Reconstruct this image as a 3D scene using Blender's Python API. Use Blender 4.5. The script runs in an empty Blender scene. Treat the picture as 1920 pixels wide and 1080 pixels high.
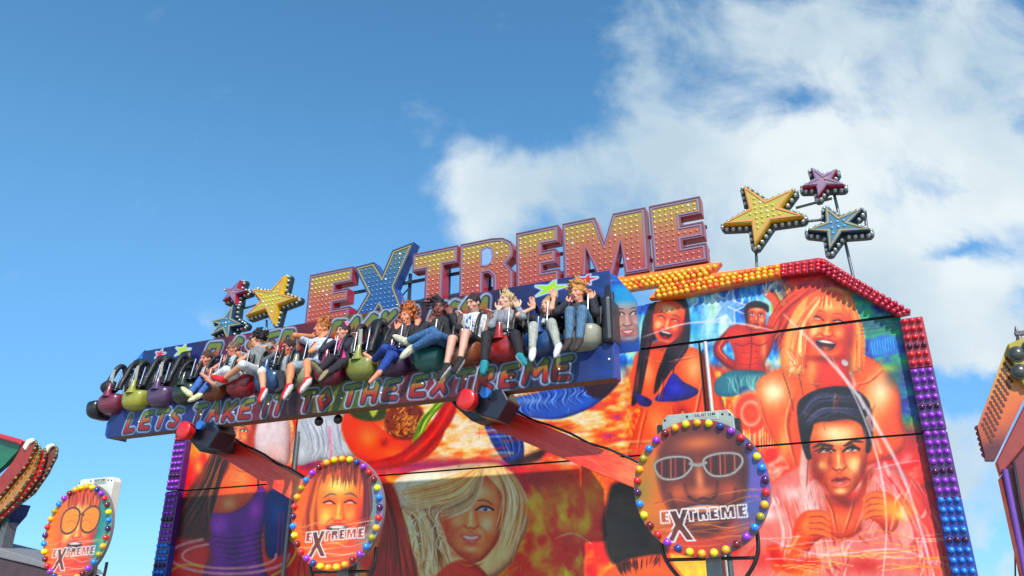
import bpy, math, random
import numpy as np
from mathutils import Vector, Matrix

# ------------------------------------------------------------------ camera, sky, sun, exposure
sc = bpy.context.scene
COL = sc.collection
FPX, PITCH, CAMZ, AZ = 1456.0, math.radians(22.4), 1.6, math.radians(24.5)
cam_d = bpy.data.cameras.new('camera'); cam = bpy.data.objects.new('camera', cam_d); COL.objects.link(cam)
cam_d.sensor_width = 36.0; cam_d.lens = 36.0*FPX/1920.0; cam_d.clip_end = 5000; cam_d.clip_start = 0.05
cam.location = (0, 0, CAMZ); cam.rotation_euler = (math.pi/2+PITCH, 0, 0)
sc.camera = cam
sc.render.resolution_x, sc.render.resolution_y = 1024, 576
sc.view_settings.view_transform = 'Standard'; sc.view_settings.look = 'None'
sc.view_settings.exposure = 0.30; sc.view_settings.gamma = 1.0; sc.view_settings.use_curve_mapping = False

# the ride stands at an angle: s runs along it to the right, d away from the viewer, z up
UX = Vector((math.cos(AZ), -math.sin(AZ), 0)); DX = Vector((math.sin(AZ), math.cos(AZ), 0))
def W(s, d, z): return UX*s + DX*d + Vector((0, 0, z))
_F = np.array([0, math.cos(PITCH), math.sin(PITCH)]); _R = np.array([1., 0, 0]); _U = np.cross(_R, _F)
_u = np.array(UX); _d = np.array(DX)
def un(x, y, d):
    """photo pixel -> (s, z) on the real plane at depth d"""
    r = _F*FPX + _R*(x-960) - _U*(y-540); r = r*(d/(r@_d)); return float(r@_u), float(r[2]+CAMZ)
def P3(x, y, d):
    s, z = un(x, y, d); return np.array([s, d, z])
def px(s, d, z):
    """ride coordinates (arrays) -> photo pixel, used for tracing the artwork onto its panel"""
    p0 = _u[0]*s + _d[0]*d; p1 = _u[1]*s + _d[1]*d; p2 = z - CAMZ
    c = p1*_F[1] + p2*_F[2]
    return 960+FPX*p0/c, 540-FPX*(p1*_U[1]+p2*_U[2])/c

SUNV = (UX*0.60 + DX*(-1.0) + Vector((0, 0, 1.02))).normalized()
sun_el = math.asin(SUNV.z); sun_az = math.atan2(SUNV.x, SUNV.y)
sd = bpy.data.lights.new('sun', 'SUN'); sd.energy = 4.6; sd.angle = math.radians(0.5); sd.color = (1.0, 0.955, 0.88)
sun = bpy.data.objects.new('sun', sd); COL.objects.link(sun); sun.rotation_euler = SUNV.to_track_quat('Z', 'Y').to_euler()
sun.location = (0, -10, 30)

wd = bpy.data.worlds.new('World'); sc.world = wd; wd.use_nodes = True
nt = wd.node_tree; nt.nodes.clear()
def N(t, **k):
    n = nt.nodes.new(t)
    for a, b in k.items(): setattr(n, a, b)
    return n
def lk(a, b): nt.links.new(a, b)
def M(op, a, b=None, c=None, clamp=False):
    n = N('ShaderNodeMath', operation=op, use_clamp=clamp)
    for i, v in enumerate((a, b, c)):
        if v is None: continue
        if isinstance(v, (int, float)): n.inputs[i].default_value = v
        else: lk(v, n.inputs[i])
    return n.outputs[0]
sky = N('ShaderNodeTexSky', sky_type='NISHITA'); sky.sun_disc = False
sky.sun_elevation = sun_el; sky.sun_rotation = sun_az
sky.air_density = 1.0; sky.dust_density = 0.15; sky.ozone_density = 2.2; sky.altitude = 50
tc = N('ShaderNodeTexCoord'); sep = N('ShaderNodeSeparateXYZ'); lk(tc.outputs['Generated'], sep.inputs[0])
yy = M('MAXIMUM', sep.outputs[1], 0.05)
gx = M('DIVIDE', sep.outputs[0], yy); gz = M('DIVIDE', sep.outputs[2], yy)
front = M('GREATER_THAN', sep.outputs[1], 0.05)
def g2(x, y):
    r = _F*FPX + _R*(x-960) - _U*(y-540); return r[0]/r[1], r[2]/r[1]
# domain warp so that the cloud edges curl
cmb = N('ShaderNodeCombineXYZ'); lk(gx, cmb.inputs[0]); lk(gz, cmb.inputs[1])
wn = N('ShaderNodeTexNoise', noise_dimensions='2D'); wn.inputs['Scale'].default_value = 4.2; wn.inputs['Detail'].default_value = 7; wn.inputs['Roughness'].default_value = 0.55
lk(cmb.outputs[0], wn.inputs['Vector'])
ws = N('ShaderNodeSeparateXYZ'); lk(wn.outputs['Color'], ws.inputs[0])
wx = M('ADD', gx, M('MULTIPLY', M('SUBTRACT', ws.outputs[0], 0.5), 0.26))
wz = M('ADD', gz, M('MULTIPLY', M('SUBTRACT', ws.outputs[1], 0.5), 0.26))
LOBES = [  # centre and radii in the photograph, weight
 (1480, 380, 330, 150, 1.25), (1700, 110, 330, 140, 1.2), (1180, 150, 85, 110, 0.85), (1130, 330, 190, 110, 0.95), (950, 300, 110, 60, 0.75),
 (960, 400, 110, 75, 0.85), (1430, 120, 170, 90, 0.55), (1700, 620, 230, 210, 1.2), (1800, 905, 95, 65, 1.1), (1900, 1060, 140, 50, 0.9), (1330, 240, 150, 80, 0.7),
 (1850, 330, 160, 120, 0.8), (1560, 540, 320, 110, 0.9), (480, 548, 70, 34, 0.50), (375, 606, 60, 26, 0.46), (1240, 40, 160, 60, 0.45), (1480, 30, 220, 50, .3), (1900, 600, 110, 200, 0.9),
 (1545, 190, 90, 40, -0.75), (1400, 205, 150, 30, -0.45), (1480, 130, 120, 26, -.35), (1885, 225, 40, 90, -0.5), (1880, 120, 120, 160, .7), (1810, 455, 70, 28, -1.3), (1860, 500, 60, 40, -0.5), (1840, 775, 110, 40, -1.5), (1700, 330, 60, 20, -.4),
 (1850, 990, 110, 22, -0.5), (1250, 70, 60, 50, -0.3), (1080, 170, 50, 70, -0.2)]
dens = None
for (cx, cy, rx, ry, wgt) in LOBES:
    a0, b0 = g2(cx, cy); a1, _ = g2(cx+rx, cy); _, b1 = g2(cx, cy-ry)
    dx = M('DIVIDE', M('SUBTRACT', wx, a0), abs(a1-a0)); dz = M('DIVIDE', M('SUBTRACT', wz, b0), abs(b1-b0))
    r2 = M('ADD', M('MULTIPLY', dx, dx), M('MULTIPLY', dz, dz))
    g = M('MULTIPLY', M('POWER', 2.718, M('MULTIPLY', r2, -0.8)), wgt)
    dens = g if dens is None else M('ADD', dens, g)
fn = N('ShaderNodeTexNoise', noise_dimensions='2D'); fn.inputs['Scale'].default_value = 5.0; fn.inputs['Detail'].default_value = 10; fn.inputs['Roughness'].default_value = 0.60
fn.inputs['Distortion'].default_value = 0.35; lk(cmb.outputs[0], fn.inputs['Vector'])
dd_ = M('ADD', dens, M('MULTIPLY', M('SUBTRACT', fn.outputs['Fac'], 0.5), 2.6))
mr = N('ShaderNodeMapRange', interpolation_type='SMOOTHSTEP'); lk(dd_, mr.inputs[0])
mr.inputs[1].default_value = 0.36; mr.inputs[2].default_value = 1.80; mr.inputs[3].default_value = 0; mr.inputs[4].default_value = 0.97
cl = M('MULTIPLY', mr.outputs[0], front)
shade = N('ShaderNodeTexNoise', noise_dimensions='2D'); shade.inputs['Scale'].default_value = 3.0; shade.inputs['Detail'].default_value = 6; lk(cmb.outputs[0], shade.inputs['Vector'])
ccol = N('ShaderNodeMix', data_type='RGBA'); lk(M('MULTIPLY_ADD', shade.outputs['Fac'], 3.4, -1.15, clamp=True), ccol.inputs[0])
CLB = 7.3
ccol.inputs[6].default_value = (0.54*CLB, 0.69*CLB, 0.80*CLB, 1); ccol.inputs[7].default_value = (0.86*CLB, 0.945*CLB, 0.97*CLB, 1)
hs = N('ShaderNodeHueSaturation'); hs.inputs['Hue'].default_value = 0.489; hs.inputs['Saturation'].default_value = 1.22; hs.inputs['Value'].default_value = 1.58; lk(sky.outputs[0], hs.inputs['Color'])
lowm = N('ShaderNodeMapRange', interpolation_type='SMOOTHSTEP'); lk(sep.outputs[2], lowm.inputs[0]); lowm.inputs[1].default_value = -0.02; lowm.inputs[2].default_value = 0.50; lowm.inputs[3].default_value = 1.0; lowm.inputs[4].default_value = 0.0
tint = N('ShaderNodeMix', data_type='RGBA', blend_type='MULTIPLY'); lk(M('MULTIPLY', lowm.outputs[0], front), tint.inputs[0]); lk(hs.outputs[0], tint.inputs[6]); tint.inputs[7].default_value = (0.22, 0.42, 0.66, 1)
mx = N('ShaderNodeMix', data_type='RGBA'); lk(cl, mx.inputs[0]); lk(tint.outputs[2], mx.inputs[6]); lk(ccol.outputs[2], mx.inputs[7])
bg = N('ShaderNodeBackground'); bg.inputs[1].default_value = 0.11; lk(mx.outputs[2], bg.inputs[0])
wo = N('ShaderNodeOutputWorld'); lk(bg.outputs[0], wo.inputs[0])

# ------------------------------------------------------------------ materials
def s2l(c): c = np.asarray(c, float)/255.0; return np.where(c <= 0.04045, c/12.92, ((c+0.055)/1.055)**2.4)
_mc = {}
def mat(name, rgb, rough=0.5, metal=0.0, coat=0.0, vary=0.08, scale=9.0, bump=0.0, trans=0.0):
    """procedural material: colour broken up by two noises, uneven gloss, optional bump; rgb in 0-255 sRGB"""
    if name in _mc: return _mc[name]
    m = bpy.data.materials.new(name); m.use_nodes = True; t = m.node_tree; b = t.nodes['Principled BSDF']
    c = s2l(rgb)
    co = t.nodes.new('ShaderNodeTexCoord')
    n1 = t.nodes.new('ShaderNodeTexNoise'); n1.inputs['Scale'].default_value = scale; n1.inputs['Detail'].default_value = 6; n1.inputs['Roughness'].default_value = 0.65
    t.links.new(co.outputs['Object'], n1.inputs['Vector'])
    r = t.nodes.new('ShaderNodeMix'); r.data_type = 'RGBA'
    r.inputs[6].default_value = (*[float(max(0, v*(1-vary*2.2))) for v in c], 1); r.inputs[7].default_value = (*[float(min(1, v*(1+vary*1.6)+vary*0.02)) for v in c], 1)
    t.links.new(n1.outputs['Fac'], r.inputs[0]); t.links.new(r.outputs[2], b.inputs['Base Color'])
    rr = t.nodes.new('ShaderNodeMapRange'); rr.inputs[3].default_value = max(0.02, rough-0.08); rr.inputs[4].default_value = min(1, rough+0.12)
    n2 = t.nodes.new('ShaderNodeTexNoise'); n2.inputs['Scale'].default_value = scale*2.7; n2.inputs['Detail'].default_value = 4; t.links.new(co.outputs['Object'], n2.inputs['Vector'])
    t.links.new(n2.outputs['Fac'], rr.inputs[0]); t.links.new(rr.outputs[0], b.inputs['Roughness'])
    b.inputs['Metallic'].default_value = metal; b.inputs['Coat Weight'].default_value = coat; b.inputs['Coat Roughness'].default_value = 0.12
    if trans: b.inputs['Transmission Weight'].default_value = trans
    if bump:
        bp = t.nodes.new('ShaderNodeBump'); bp.inputs['Strength'].default_value = bump; bp.inputs['Distance'].default_value = 0.01
        t.links.new(n2.outputs['Fac'], bp.inputs['Height']); t.links.new(bp.outputs[0], b.inputs['Normal'])
    _mc[name] = m; return m
def paintmat(name, rough=0.38, coat=0.25, dirt=0.12):
    """airbrushed panel: the paint comes from the mesh's own colour attribute, with grime and uneven lacquer over it"""
    if name in _mc: return _mc[name]
    m = bpy.data.materials.new(name); m.use_nodes = True; t = m.node_tree; b = t.nodes['Principled BSDF']
    a = t.nodes.new('ShaderNodeAttribute'); a.attribute_name = 'paint'
    co = t.nodes.new('ShaderNodeTexCoord')
    n1 = t.nodes.new('ShaderNodeTexNoise'); n1.inputs['Scale'].default_value = 2.3; n1.inputs['Detail'].default_value = 9; n1.inputs['Roughness'].default_value = 0.7
    t.links.new(co.outputs['Object'], n1.inputs['Vector'])
    mr_ = t.nodes.new('ShaderNodeMapRange'); mr_.inputs[1].default_value = 0.42; mr_.inputs[2].default_value = 0.75; mr_.inputs[3].default_value = 0.0; mr_.inputs[4].default_value = dirt
    t.links.new(n1.outputs['Fac'], mr_.inputs[0])
    r = t.nodes.new('ShaderNodeMix'); r.data_type = 'RGBA'; r.inputs[7].default_value = (0.10, 0.07, 0.06, 1)
    t.links.new(mr_.outputs[0], r.inputs[0]); t.links.new(a.outputs['Color'], r.inputs[6]); t.links.new(r.outputs[2], b.inputs['Base Color'])
    rr = t.nodes.new('ShaderNodeMapRange'); rr.inputs[3].default_value = rough-0.08; rr.inputs[4].default_value = rough+0.15
    t.links.new(n1.outputs['Fac'], rr.inputs[0]); t.links.new(rr.outputs[0], b.inputs['Roughness'])
    b.inputs['Coat Weight'].default_value = coat; b.inputs['Coat Roughness'].default_value = 0.2
    _mc[name] = m; return m

SAT = [1.24, 0.68]
# ------------------------------------------------------------------ objects
def tag(o, label=None, cat=None, group=None, kind=None):
    if label: o['label'] = label
    if cat: o['category'] = cat
    if group: o['group'] = group
    if kind: o['kind'] = kind
    return o
ROT = (0, 0, -AZ)
def thing(name, label, cat, loc, group=None):
    """an Empty at the thing's base, turned with the ride; loc in ride coordinates"""
    o = bpy.data.objects.new(name, None); o.empty_display_size = 0.3; COL.objects.link(o)
    o.location = W(*loc); o.rotation_euler = ROT; o['_s'] = list(loc)
    return tag(o, label, cat, group)
ORG = {}
class MB:
    def __init__(s): s.v = []; s.f = []; s.m = []; s.sm = []
    def add(s, vs, fs, mi=0, smooth=False):
        o = len(s.v); s.v += [tuple(map(float, v)) for v in vs]; s.f += [[o+i for i in f] for f in fs]; s.m += [mi]*len(fs); s.sm += [smooth]*len(fs); return s
    def box(s, s0, s1, d0, d1, z0, z1, mi=0):
        return s.add([(a, b, c) for c in (z0, z1) for b in (d0, d1) for a in (s0, s1)], [(0, 2, 3, 1), (4, 5, 7, 6), (0, 1, 5, 4), (1, 3, 7, 5), (3, 2, 6, 7), (2, 0, 4, 6)], mi)
    def hull(s, quad, d0, d1, mi=0): return s.prism(quad, d0, d1, mi)
    def prism(s, poly, d0, d1, mi=0, side=None):
        n = len(poly)
        A = sum(poly[i][0]*poly[(i+1) % n][1]-poly[(i+1) % n][0]*poly[i][1] for i in range(n))
        if A < 0: poly = poly[::-1]
        v = [(p[0], d0, p[1]) for p in poly]+[(p[0], d1, p[1]) for p in poly]
        s.add(v, [list(range(n)), list(range(2*n-1, n-1, -1))], mi)
        o = len(s.v)-2*n
        for i in range(n):
            j = (i+1) % n; s.f.append([o+i, o+n+i, o+n+j, o+j]); s.m.append(mi if side is None else side); s.sm.append(False)
        return s
    def tube(s, pts, r, n=8, mi=0, closed=False, cap=True):
        pts = [Vector(tuple(map(float, p))) for p in pts]; k = len(pts); rr = r if isinstance(r, (list, tuple)) else [r]*k
        vs = []; up = None
        for i, p in enumerate(pts):
            a = pts[(i-1) % k] if (i > 0 or closed) else p; b = pts[(i+1) % k] if (i < k-1 or closed) else p
            t = (b-a).normalized()
            if up is None: up = Vector((0, 0, 1)) if abs(t.z) < 0.9 else Vector((1, 0, 0))
            x = t.cross(up); x = x.normalized() if x.length > 1e-6 else Vector((1, 0, 0)); y = x.cross(t).normalized(); up = y
            for j in range(n):
                q = 2*math.pi*j/n; vs.append(p+(x*math.cos(q)+y*math.sin(q))*rr[i])
        fs = []
        for i in range(k if closed else k-1):
            for j in range(n):
                a, b = i*n+j, i*n+(j+1) % n; c, d = ((i+1) % k)*n+(j+1) % n, ((i+1) % k)*n+j
                fs.append((a, b, c, d))
        s.add(vs, fs, mi, True)
        if cap and not closed: s.add(vs[:n], [list(range(n))[::-1]], mi); s.add(vs[-n:], [list(range(n))], mi)
        return s
    def dome(s, c, r, ax=(0, -1, 0), h=1.0, n=10, rings=4, mi=0, base=0.0):
        ax = Vector(ax).normalized(); x = ax.orthogonal().normalized(); y = ax.cross(x); c = Vector(tuple(map(float, c)))
        vs = []; 
        if base: vs += [c+(x*math.cos(2*math.pi*j/n)+y*math.sin(2*math.pi*j/n))*r for j in range(n)]
        for i in range(rings):
            q = math.pi/2*i/rings
            for j in range(n):
                a = 2*math.pi*j/n; vs.append(c+ax*(base+r*h*math.sin(q))+(x*math.cos(a)+y*math.sin(a))*r*math.cos(q))
        k = rings+(1 if base else 0)
        vs.append(c+ax*(base+r*h)); fs = []
        for i in range(k-1):
            for j in range(n): fs.append((i*n+j, i*n+(j+1) % n, (i+1)*n+(j+1) % n, (i+1)*n+j))
        for j in range(n): fs.append(((k-1)*n+j, (k-1)*n+(j+1) % n, k*n))
        return s.add(vs, fs, mi, True)
    def ell(s, c, r, n=14, m=9, mi=0, rot=None, fn=None):
        vs = []; fs = []
        for i in range(m+1):
            p = math.pi*i/m
            for j in range(n):
                q = 2*math.pi*j/n; v = Vector((math.sin(p)*math.cos(q), math.sin(p)*math.sin(q), math.cos(p)))
                if fn: v = Vector(fn(v))
                v = Vector((v.x*r[0], v.y*r[1], v.z*r[2]))
                if rot: v = rot @ v
                vs.append(v+Vector(tuple(map(float, c))))
        for i in range(m):
            for j in range(n): fs.append((i*n+j, (i+1)*n+j, (i+1)*n+(j+1) % n, i*n+(j+1) % n))
        return s.add(vs, fs, mi, True)
    def build(s, name, mats, parent=None, org=None, bevel=0, link=True):
        """verts are in ride coordinates; org = ride coordinates of the thing's base"""
        if org is None: org = parent['_s'] if parent is not None else (0, 0, 0)
        me = bpy.data.meshes.new(name)
        me.from_pydata([(v[0]-org[0], v[1]-org[1], v[2]-org[2]) for v in s.v], [], s.f)
        for m in (mats if isinstance(mats, (list, tuple)) else [mats]): me.materials.append(m)
        me.polygons.foreach_set('material_index', s.m); me.polygons.foreach_set('use_smooth', s.sm); me.update()
        o = bpy.data.objects.new(name, me)
        if link: COL.objects.link(o)
        if parent is not None: o.parent = parent; o['_s'] = list(org)
        else: o.location = W(*org); o.rotation_euler = ROT; o['_s'] = list(org)
        if bevel:
            b = o.modifiers.new('bevel', 'BEVEL'); b.width = bevel; b.segments = 2; b.limit_method = 'ANGLE'; b.angle_limit = math.radians(40)
        return o
def inst(src_me, name, parent, loc, m=None, sc_=1.0):
    """one more object sharing a mesh, placed in the thing's own frame; loc in ride coordinates"""
    o = bpy.data.objects.new(name, src_me); COL.objects.link(o); o.parent = parent; g = parent['_s']
    o.location = (loc[0]-g[0], loc[1]-g[1], loc[2]-g[2]); o.scale = (sc_,)*3; o['_s'] = list(g)
    if m is not None: o.material_slots[0].link = 'OBJECT'; o.material_slots[0].material = m
    return o
def PX(pts, d): return [un(x, y, d) for x, y in pts]

# ------------------------------------------------------------------ airbrush: paints the colour attribute of a panel mesh
def spline(pts, k=6, closed=True):
    p = np.array(pts, float); n = len(p); out = []
    rng_ = range(n if closed else n-1)
    for i in rng_:
        p0 = p[(i-1) % n] if (closed or i > 0) else p[i]; p1 = p[i]; p2 = p[(i+1) % n]; p3 = p[(i+2) % n] if (closed or i < n-2) else p[min(i+1, n-1)]
        for j in range(k):
            t = j/k; out.append(0.5*((2*p1)+(-p0+p2)*t+(2*p0-5*p1+4*p2-p3)*t*t+(-p0+3*p1-3*p2+p3)*t**3))
    if not closed: out.append(p[-1])
    return np.array(out)
def _hash(ix, iy, seed):
    n = (ix*374761393+iy*668265263+seed*1442695041) & 0xffffffff
    n = ((n ^ (n >> 13))*1274126177) & 0xffffffff
    return ((n ^ (n >> 16)) & 0xffff)/65535.0
def vnoise(x, y, seed=0):
    ix = np.floor(x).astype(np.int64); iy = np.floor(y).astype(np.int64); fx = x-ix; fy = y-iy
    fx = fx*fx*(3-2*fx); fy = fy*fy*(3-2*fy)
    a = _hash(ix, iy, seed); b = _hash(ix+1, iy, seed); c = _hash(ix, iy+1, seed); d = _hash(ix+1, iy+1, seed)
    return (a+(b-a)*fx)*(1-fy)+(c+(d-c)*fx)*fy
def fbm(x, y, o=4, seed=0):
    r = 0; a = 0.5; t = 0
    for i in range(o): r = r+a*vnoise(x*2**i, y*2**i, seed+i*17); t += a; a *= 0.55
    return r/t
def ramp(t, stops):
    t = np.clip(t, 0, 1); xs = [s[0] for s in stops]; return np.stack([np.interp(t, xs, [s[1][k] for s in stops]) for k in range(3)], -1)
class Canvas:
    def __init__(s, X, Y, S, Z, base=(128, 128, 128)):
        s.sp = {'px': (X, Y), 'm': (S, Z)}; s.c = np.zeros((len(X), 3))+np.array(base, float); s.clip = None
    def _sel(s, b, sp):
        X, Y = s.sp[sp]; i = np.nonzero((X > b[0]) & (X < b[2]) & (Y > b[1]) & (Y < b[3]))[0]; return i, X[i], Y[i]
    def mix(s, i, a, col):
        if callable(col): X, Y = s.sp['px']; col = col(X[i], Y[i])
        if s.clip is not None: a = a*s.clip[i]
        a = np.clip(a, 0, 1)[:, None]; s.c[i] = s.c[i]*(1-a)+np.asarray(col, float)*a
    def mask_poly(s, pts, soft=1.0, smooth=True, sp='px'):
        p = spline(pts) if smooth else np.array(pts, float)
        pad = soft*3; i, x, y = s._sel((p[:, 0].min()-pad, p[:, 1].min()-pad, p[:, 0].max()+pad, p[:, 1].max()+pad), sp)
        if len(i) == 0: return i, np.zeros(0)
        ins = np.zeros(len(i), bool); dm = np.full(len(i), 1e9)
        q = np.roll(p, -1, 0)
        for (x0, y0), (x1, y1) in zip(p, q):
            ex, ey = x1-x0, y1-y0; L = ex*ex+ey*ey+1e-12
            t = np.clip(((x-x0)*ex+(y-y0)*ey)/L, 0, 1); dm = np.minimum(dm, (x-x0-t*ex)**2+(y-y0-t*ey)**2)
            if y0 != y1: ins ^= ((y0 > y) != (y1 > y)) & (x < ex*(y-y0)/(ey)+x0)
        dm = np.sqrt(dm); s.dm = dm; sd_ = np.where(ins, dm, -dm)
        return i, np.clip(sd_/soft*0.5+0.5, 0, 1)
    def poly(s, pts, col, a=1.0, soft=1.0, smooth=True, sp='px', edge=None):
        i, m = s.mask_poly(pts, soft, smooth, sp); s.mix(i, m*a, col)
        if edge and len(i):   # airbrushed modelling towards the outline, heavier on the side away from the painted light
            X, Y = s.sp[sp]; x, y = X[i], Y[i]; w = edge[1]; gx_, gy_ = x-np.mean(x), y-np.mean(y); g_ = np.sqrt(gx_**2+gy_**2)+1e-6
            k = np.clip(.55+.45*(gx_*.7+gy_*.7)/g_, .1, 1); s.mix(i, m*a*k*edge[2]*np.exp(-(s.dm/w)**1.3), edge[0])
        return i, m
    def ell(s, cx, cy, rx, ry, col, a=1.0, rot=0, soft=0.08, sp='px', gauss=False):
        R = max(rx, ry)*(2.4 if gauss else 1.3); i, x, y = s._sel((cx-R, cy-R, cx+R, cy+R), sp)
        c_, s_ = math.cos(math.radians(rot)), math.sin(math.radians(rot))
        u = ((x-cx)*c_+(y-cy)*s_)/rx; v = (-(x-cx)*s_+(y-cy)*c_)/ry; r = np.sqrt(u*u+v*v)
        m = np.exp(-r*r*1.2) if gauss else np.clip((1-r)/soft*0.5+0.5, 0, 1)
        s.mix(i, m*a, col)
    def glow(s, cx, cy, rx, ry, col, a=0.6, rot=0): s.ell(cx, cy, rx, ry, col, a, rot, gauss=True)
    def stroke(s, pts, w, col, a=1.0, soft=None, taper=(1, 1), smooth=True, sp='px', closed=False):
        p = spline(pts, 6, closed) if (smooth and len(pts) > 2) else np.array(pts, float)
        if closed: p = np.vstack([p, p[:1]])
        soft = soft if soft else max(w*0.35, 0.8 if sp == 'px' else w*0.3); pad = w+soft*2
        i, x, y = s._sel((p[:, 0].min()-pad, p[:, 1].min()-pad, p[:, 0].max()+pad, p[:, 1].max()+pad), sp)
        if len(i) == 0: return
        best = np.full(len(i), -1e9); n = len(p)-1
        for k in range(n):
            (x0, y0), (x1, y1) = p[k], p[k+1]; ex, ey = x1-x0, y1-y0; L = ex*ex+ey*ey+1e-12
            t = np.clip(((x-x0)*ex+(y-y0)*ey)/L, 0, 1); d_ = np.sqrt((x-x0-t*ex)**2+(y-y0-t*ey)**2)
            g = (k+t)/n; f = np.minimum(1, taper[0]+(1-taper[0])*np.clip(g*3, 0, 1))*np.minimum(1, taper[1]+(1-taper[1])*np.clip((1-g)*3, 0, 1))
            best = np.maximum(best, w*0.5*f-d_)
        s.mix(i, np.clip(best/soft+0.5, 0, 1)*a, col)
    def hair(s, A, B, n, w, cols, a=0.5, jit=3, seed=0, soft=None):
        """many strokes between two guide curves"""
        R = random.Random(seed); A = np.array(A, float); B = np.array(B, float)
        for k in range(n):
            t = R.random(); q = A*(1-t)+B*t; q = q+np.array([[R.gauss(0, jit), R.gauss(0, jit)] for _ in range(len(q))])*np.linspace(0.3, 1, len(q))[:, None]
            s.stroke(q, w*R.uniform(0.5, 1.4), R.choice(cols), a*R.uniform(0.5, 1), soft, (0.2, 0.05))
    def face(s, cx, cy, h, rot=0, skin=(236, 130, 70), lit=(255, 214, 150), dark=(150, 40, 20), mouth='smile', lips=(190, 40, 40), eye=(60, 40, 40), w=0.74, side=1, brow=(90, 40, 25), squint=False, outline=True, shift=0.0, op=1.0, bd=0.0):
        """a painted generic face, h = height in pixels"""
        c_, s_ = math.cos(math.radians(rot)), math.sin(math.radians(rot))
        T = lambda u, v: (cx+(u*c_-v*s_)*h*w, cy+(u*s_*w+v*c_)*h)
        TT = lambda L: [T(*q) for q in L]
        E_ = lambda u, v, ru, rv, col, a=1, r=0, soft=0.15: s.ell(*T(u, v), ru*h*w, rv*h, col, a, rot+r, soft)
        G_ = lambda u, v, ru, rv, col, a=0.6, r=0: s.glow(*T(u, v), ru*h*w, rv*h, col, a, rot+r)
        if outline:
            s.poly(TT([(-0.5, -0.2), (-0.42, -0.42), (0, -0.52), (0.42, -0.42), (0.5, -0.2), (0.47, 0.1), (0.38, 0.3), (0.2, 0.46), (0, 0.52), (-0.2, 0.46), (-0.38, 0.3), (-0.47, 0.1)]), skin, soft=h*0.02)
        G_(-0.28*side, 0.12, 0.15, 0.13, lit, 0.8); G_(-0.05*side, -0.3, 0.26, 0.10, lit, 0.85); G_(0.02, 0.43, 0.11, 0.045, lit, 0.7)
        G_(0.44*side, 0.1, 0.13, 0.32, dark, 0.85); G_(-0.46*side, 0.22, 0.06, 0.2, dark, 0.5); G_(0.27*side, 0.10, 0.11, 0.08, lit, 0.45)
        G_(0.30*side, 0.24, 0.10, 0.12, dark, 0.5); G_(-0.33*side, 0.27, 0.07, 0.10, dark, 0.4); G_(0, 0.365, 0.16, 0.03, dark, 0.6); G_(0.1*side, 0.5, 0.3, 0.05, dark, 0.7)
        G_(0, -0.47, 0.4, 0.06, dark, 0.5); G_(shift, 0.205, 0.05, 0.03, dark, 0.4)
        mid = (np.array(skin)*.6+np.array(dark)*.4)
        for e in (-1, 1): s.stroke(TT([(shift+e*0.13, 0.13), (shift+e*0.25, 0.2), (shift+e*0.30, 0.31)]), h*0.03, mid, 0.8 if mouth != 'shut' else .35, soft=h*.03)
        sh = shift
        for e in (-1, 1):
            ex, ey = e*0.23+sh, -0.08
            G_(ex, ey-0.015, 0.14, 0.055, dark, 0.65)
            if squint:
                s.stroke(TT([(ex-0.13, ey+0.0), (ex, ey-0.025), (ex+0.13, ey+0.02)]), h*0.022, (40, 10, 10), 0.95)
                E_(ex, ey+0.008, 0.07, 0.012, (225, 200, 190), 0.7)
            else:
                s.poly(TT([(ex-0.13, ey+0.01), (ex-0.05, ey-0.035*op), (ex+0.06, ey-0.035*op), (ex+0.13, ey+0.005), (ex+0.04, ey+0.026*op), (ex-0.06, ey+0.026*op)]), (222, 208, 196), soft=h*0.008)
                E_(ex+0.01, ey-0.003, 0.045, 0.030*op, eye); E_(ex+0.01, ey-0.003, 0.022, 0.015*op, (10, 8, 10)); E_(ex-0.01, ey-0.014, 0.012, 0.008, (255, 255, 255), 0.9)
                s.stroke(TT([(ex-0.15, ey+0.012), (ex-0.05, ey-0.038*op-.004), (ex+0.07, ey-0.038*op-.004), (ex+0.16, ey+0.0)]), h*0.026, (30, 10, 12), 0.95)
            s.stroke(TT([(ex-0.15, ey-0.08-0.02*e+bd), (ex, ey-0.115+bd), (ex+0.15, ey-0.08+0.02*e+bd)]), h*0.030, brow, 0.85, taper=(0.3, 0.3))
        s.stroke(TT([(sh+0.07, -0.06), (sh+0.1, 0.05), (sh+0.13, 0.12)]), h*0.035, dark, 0.4, soft=h*0.03)
        G_(sh-0.01, 0.03, 0.035, 0.12, lit, 0.75); G_(sh, 0.125, 0.07, 0.035, lit, 0.5)
        s.stroke(TT([(sh-0.12, 0.135), (sh-0.06, 0.165), (sh, 0.155), (sh+0.06, 0.165), (sh+0.12, 0.135)]), h*0.022, dark, 0.85)
        my = 0.28
        if mouth == 'open':
            s.poly(TT([(sh-0.26, my-0.05), (sh-0.1, my-0.09), (sh+0.1, my-0.09), (sh+0.26, my-0.05), (sh+0.2, my+0.09), (sh, my+0.15), (sh-0.2, my+0.09)]), lips, soft=h*0.012)
            s.poly(TT([(sh-0.21, my-0.035), (sh, my-0.06), (sh+0.21, my-0.035), (sh+0.14, my+0.07), (sh, my+0.1), (sh-0.14, my+0.07)]), (30, 6, 12), soft=h*0.01)
            s.poly(TT([(sh-0.19, my-0.034), (sh-.1, my-.05), (sh, my-0.056), (sh+.1, my-.05), (sh+0.19, my-0.034), (sh+0.1, my-0.02), (sh, my-.018), (sh-0.1, my-0.02)]), (236, 226, 215), soft=h*0.008, smooth=False)
            G_(sh, my+0.06, 0.09, 0.028, (196, 60, 56), 0.85)
        else:
            k = 0.03 if mouth == 'smile' else 0
            s.poly(TT([(sh-0.2, my-k), (sh-0.07, my-0.045), (sh, my-0.03), (sh+0.07, my-0.045), (sh+0.2, my-k), (sh+0.08, my+0.07), (sh-0.08, my+0.07)]), lips, soft=h*0.012)
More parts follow.
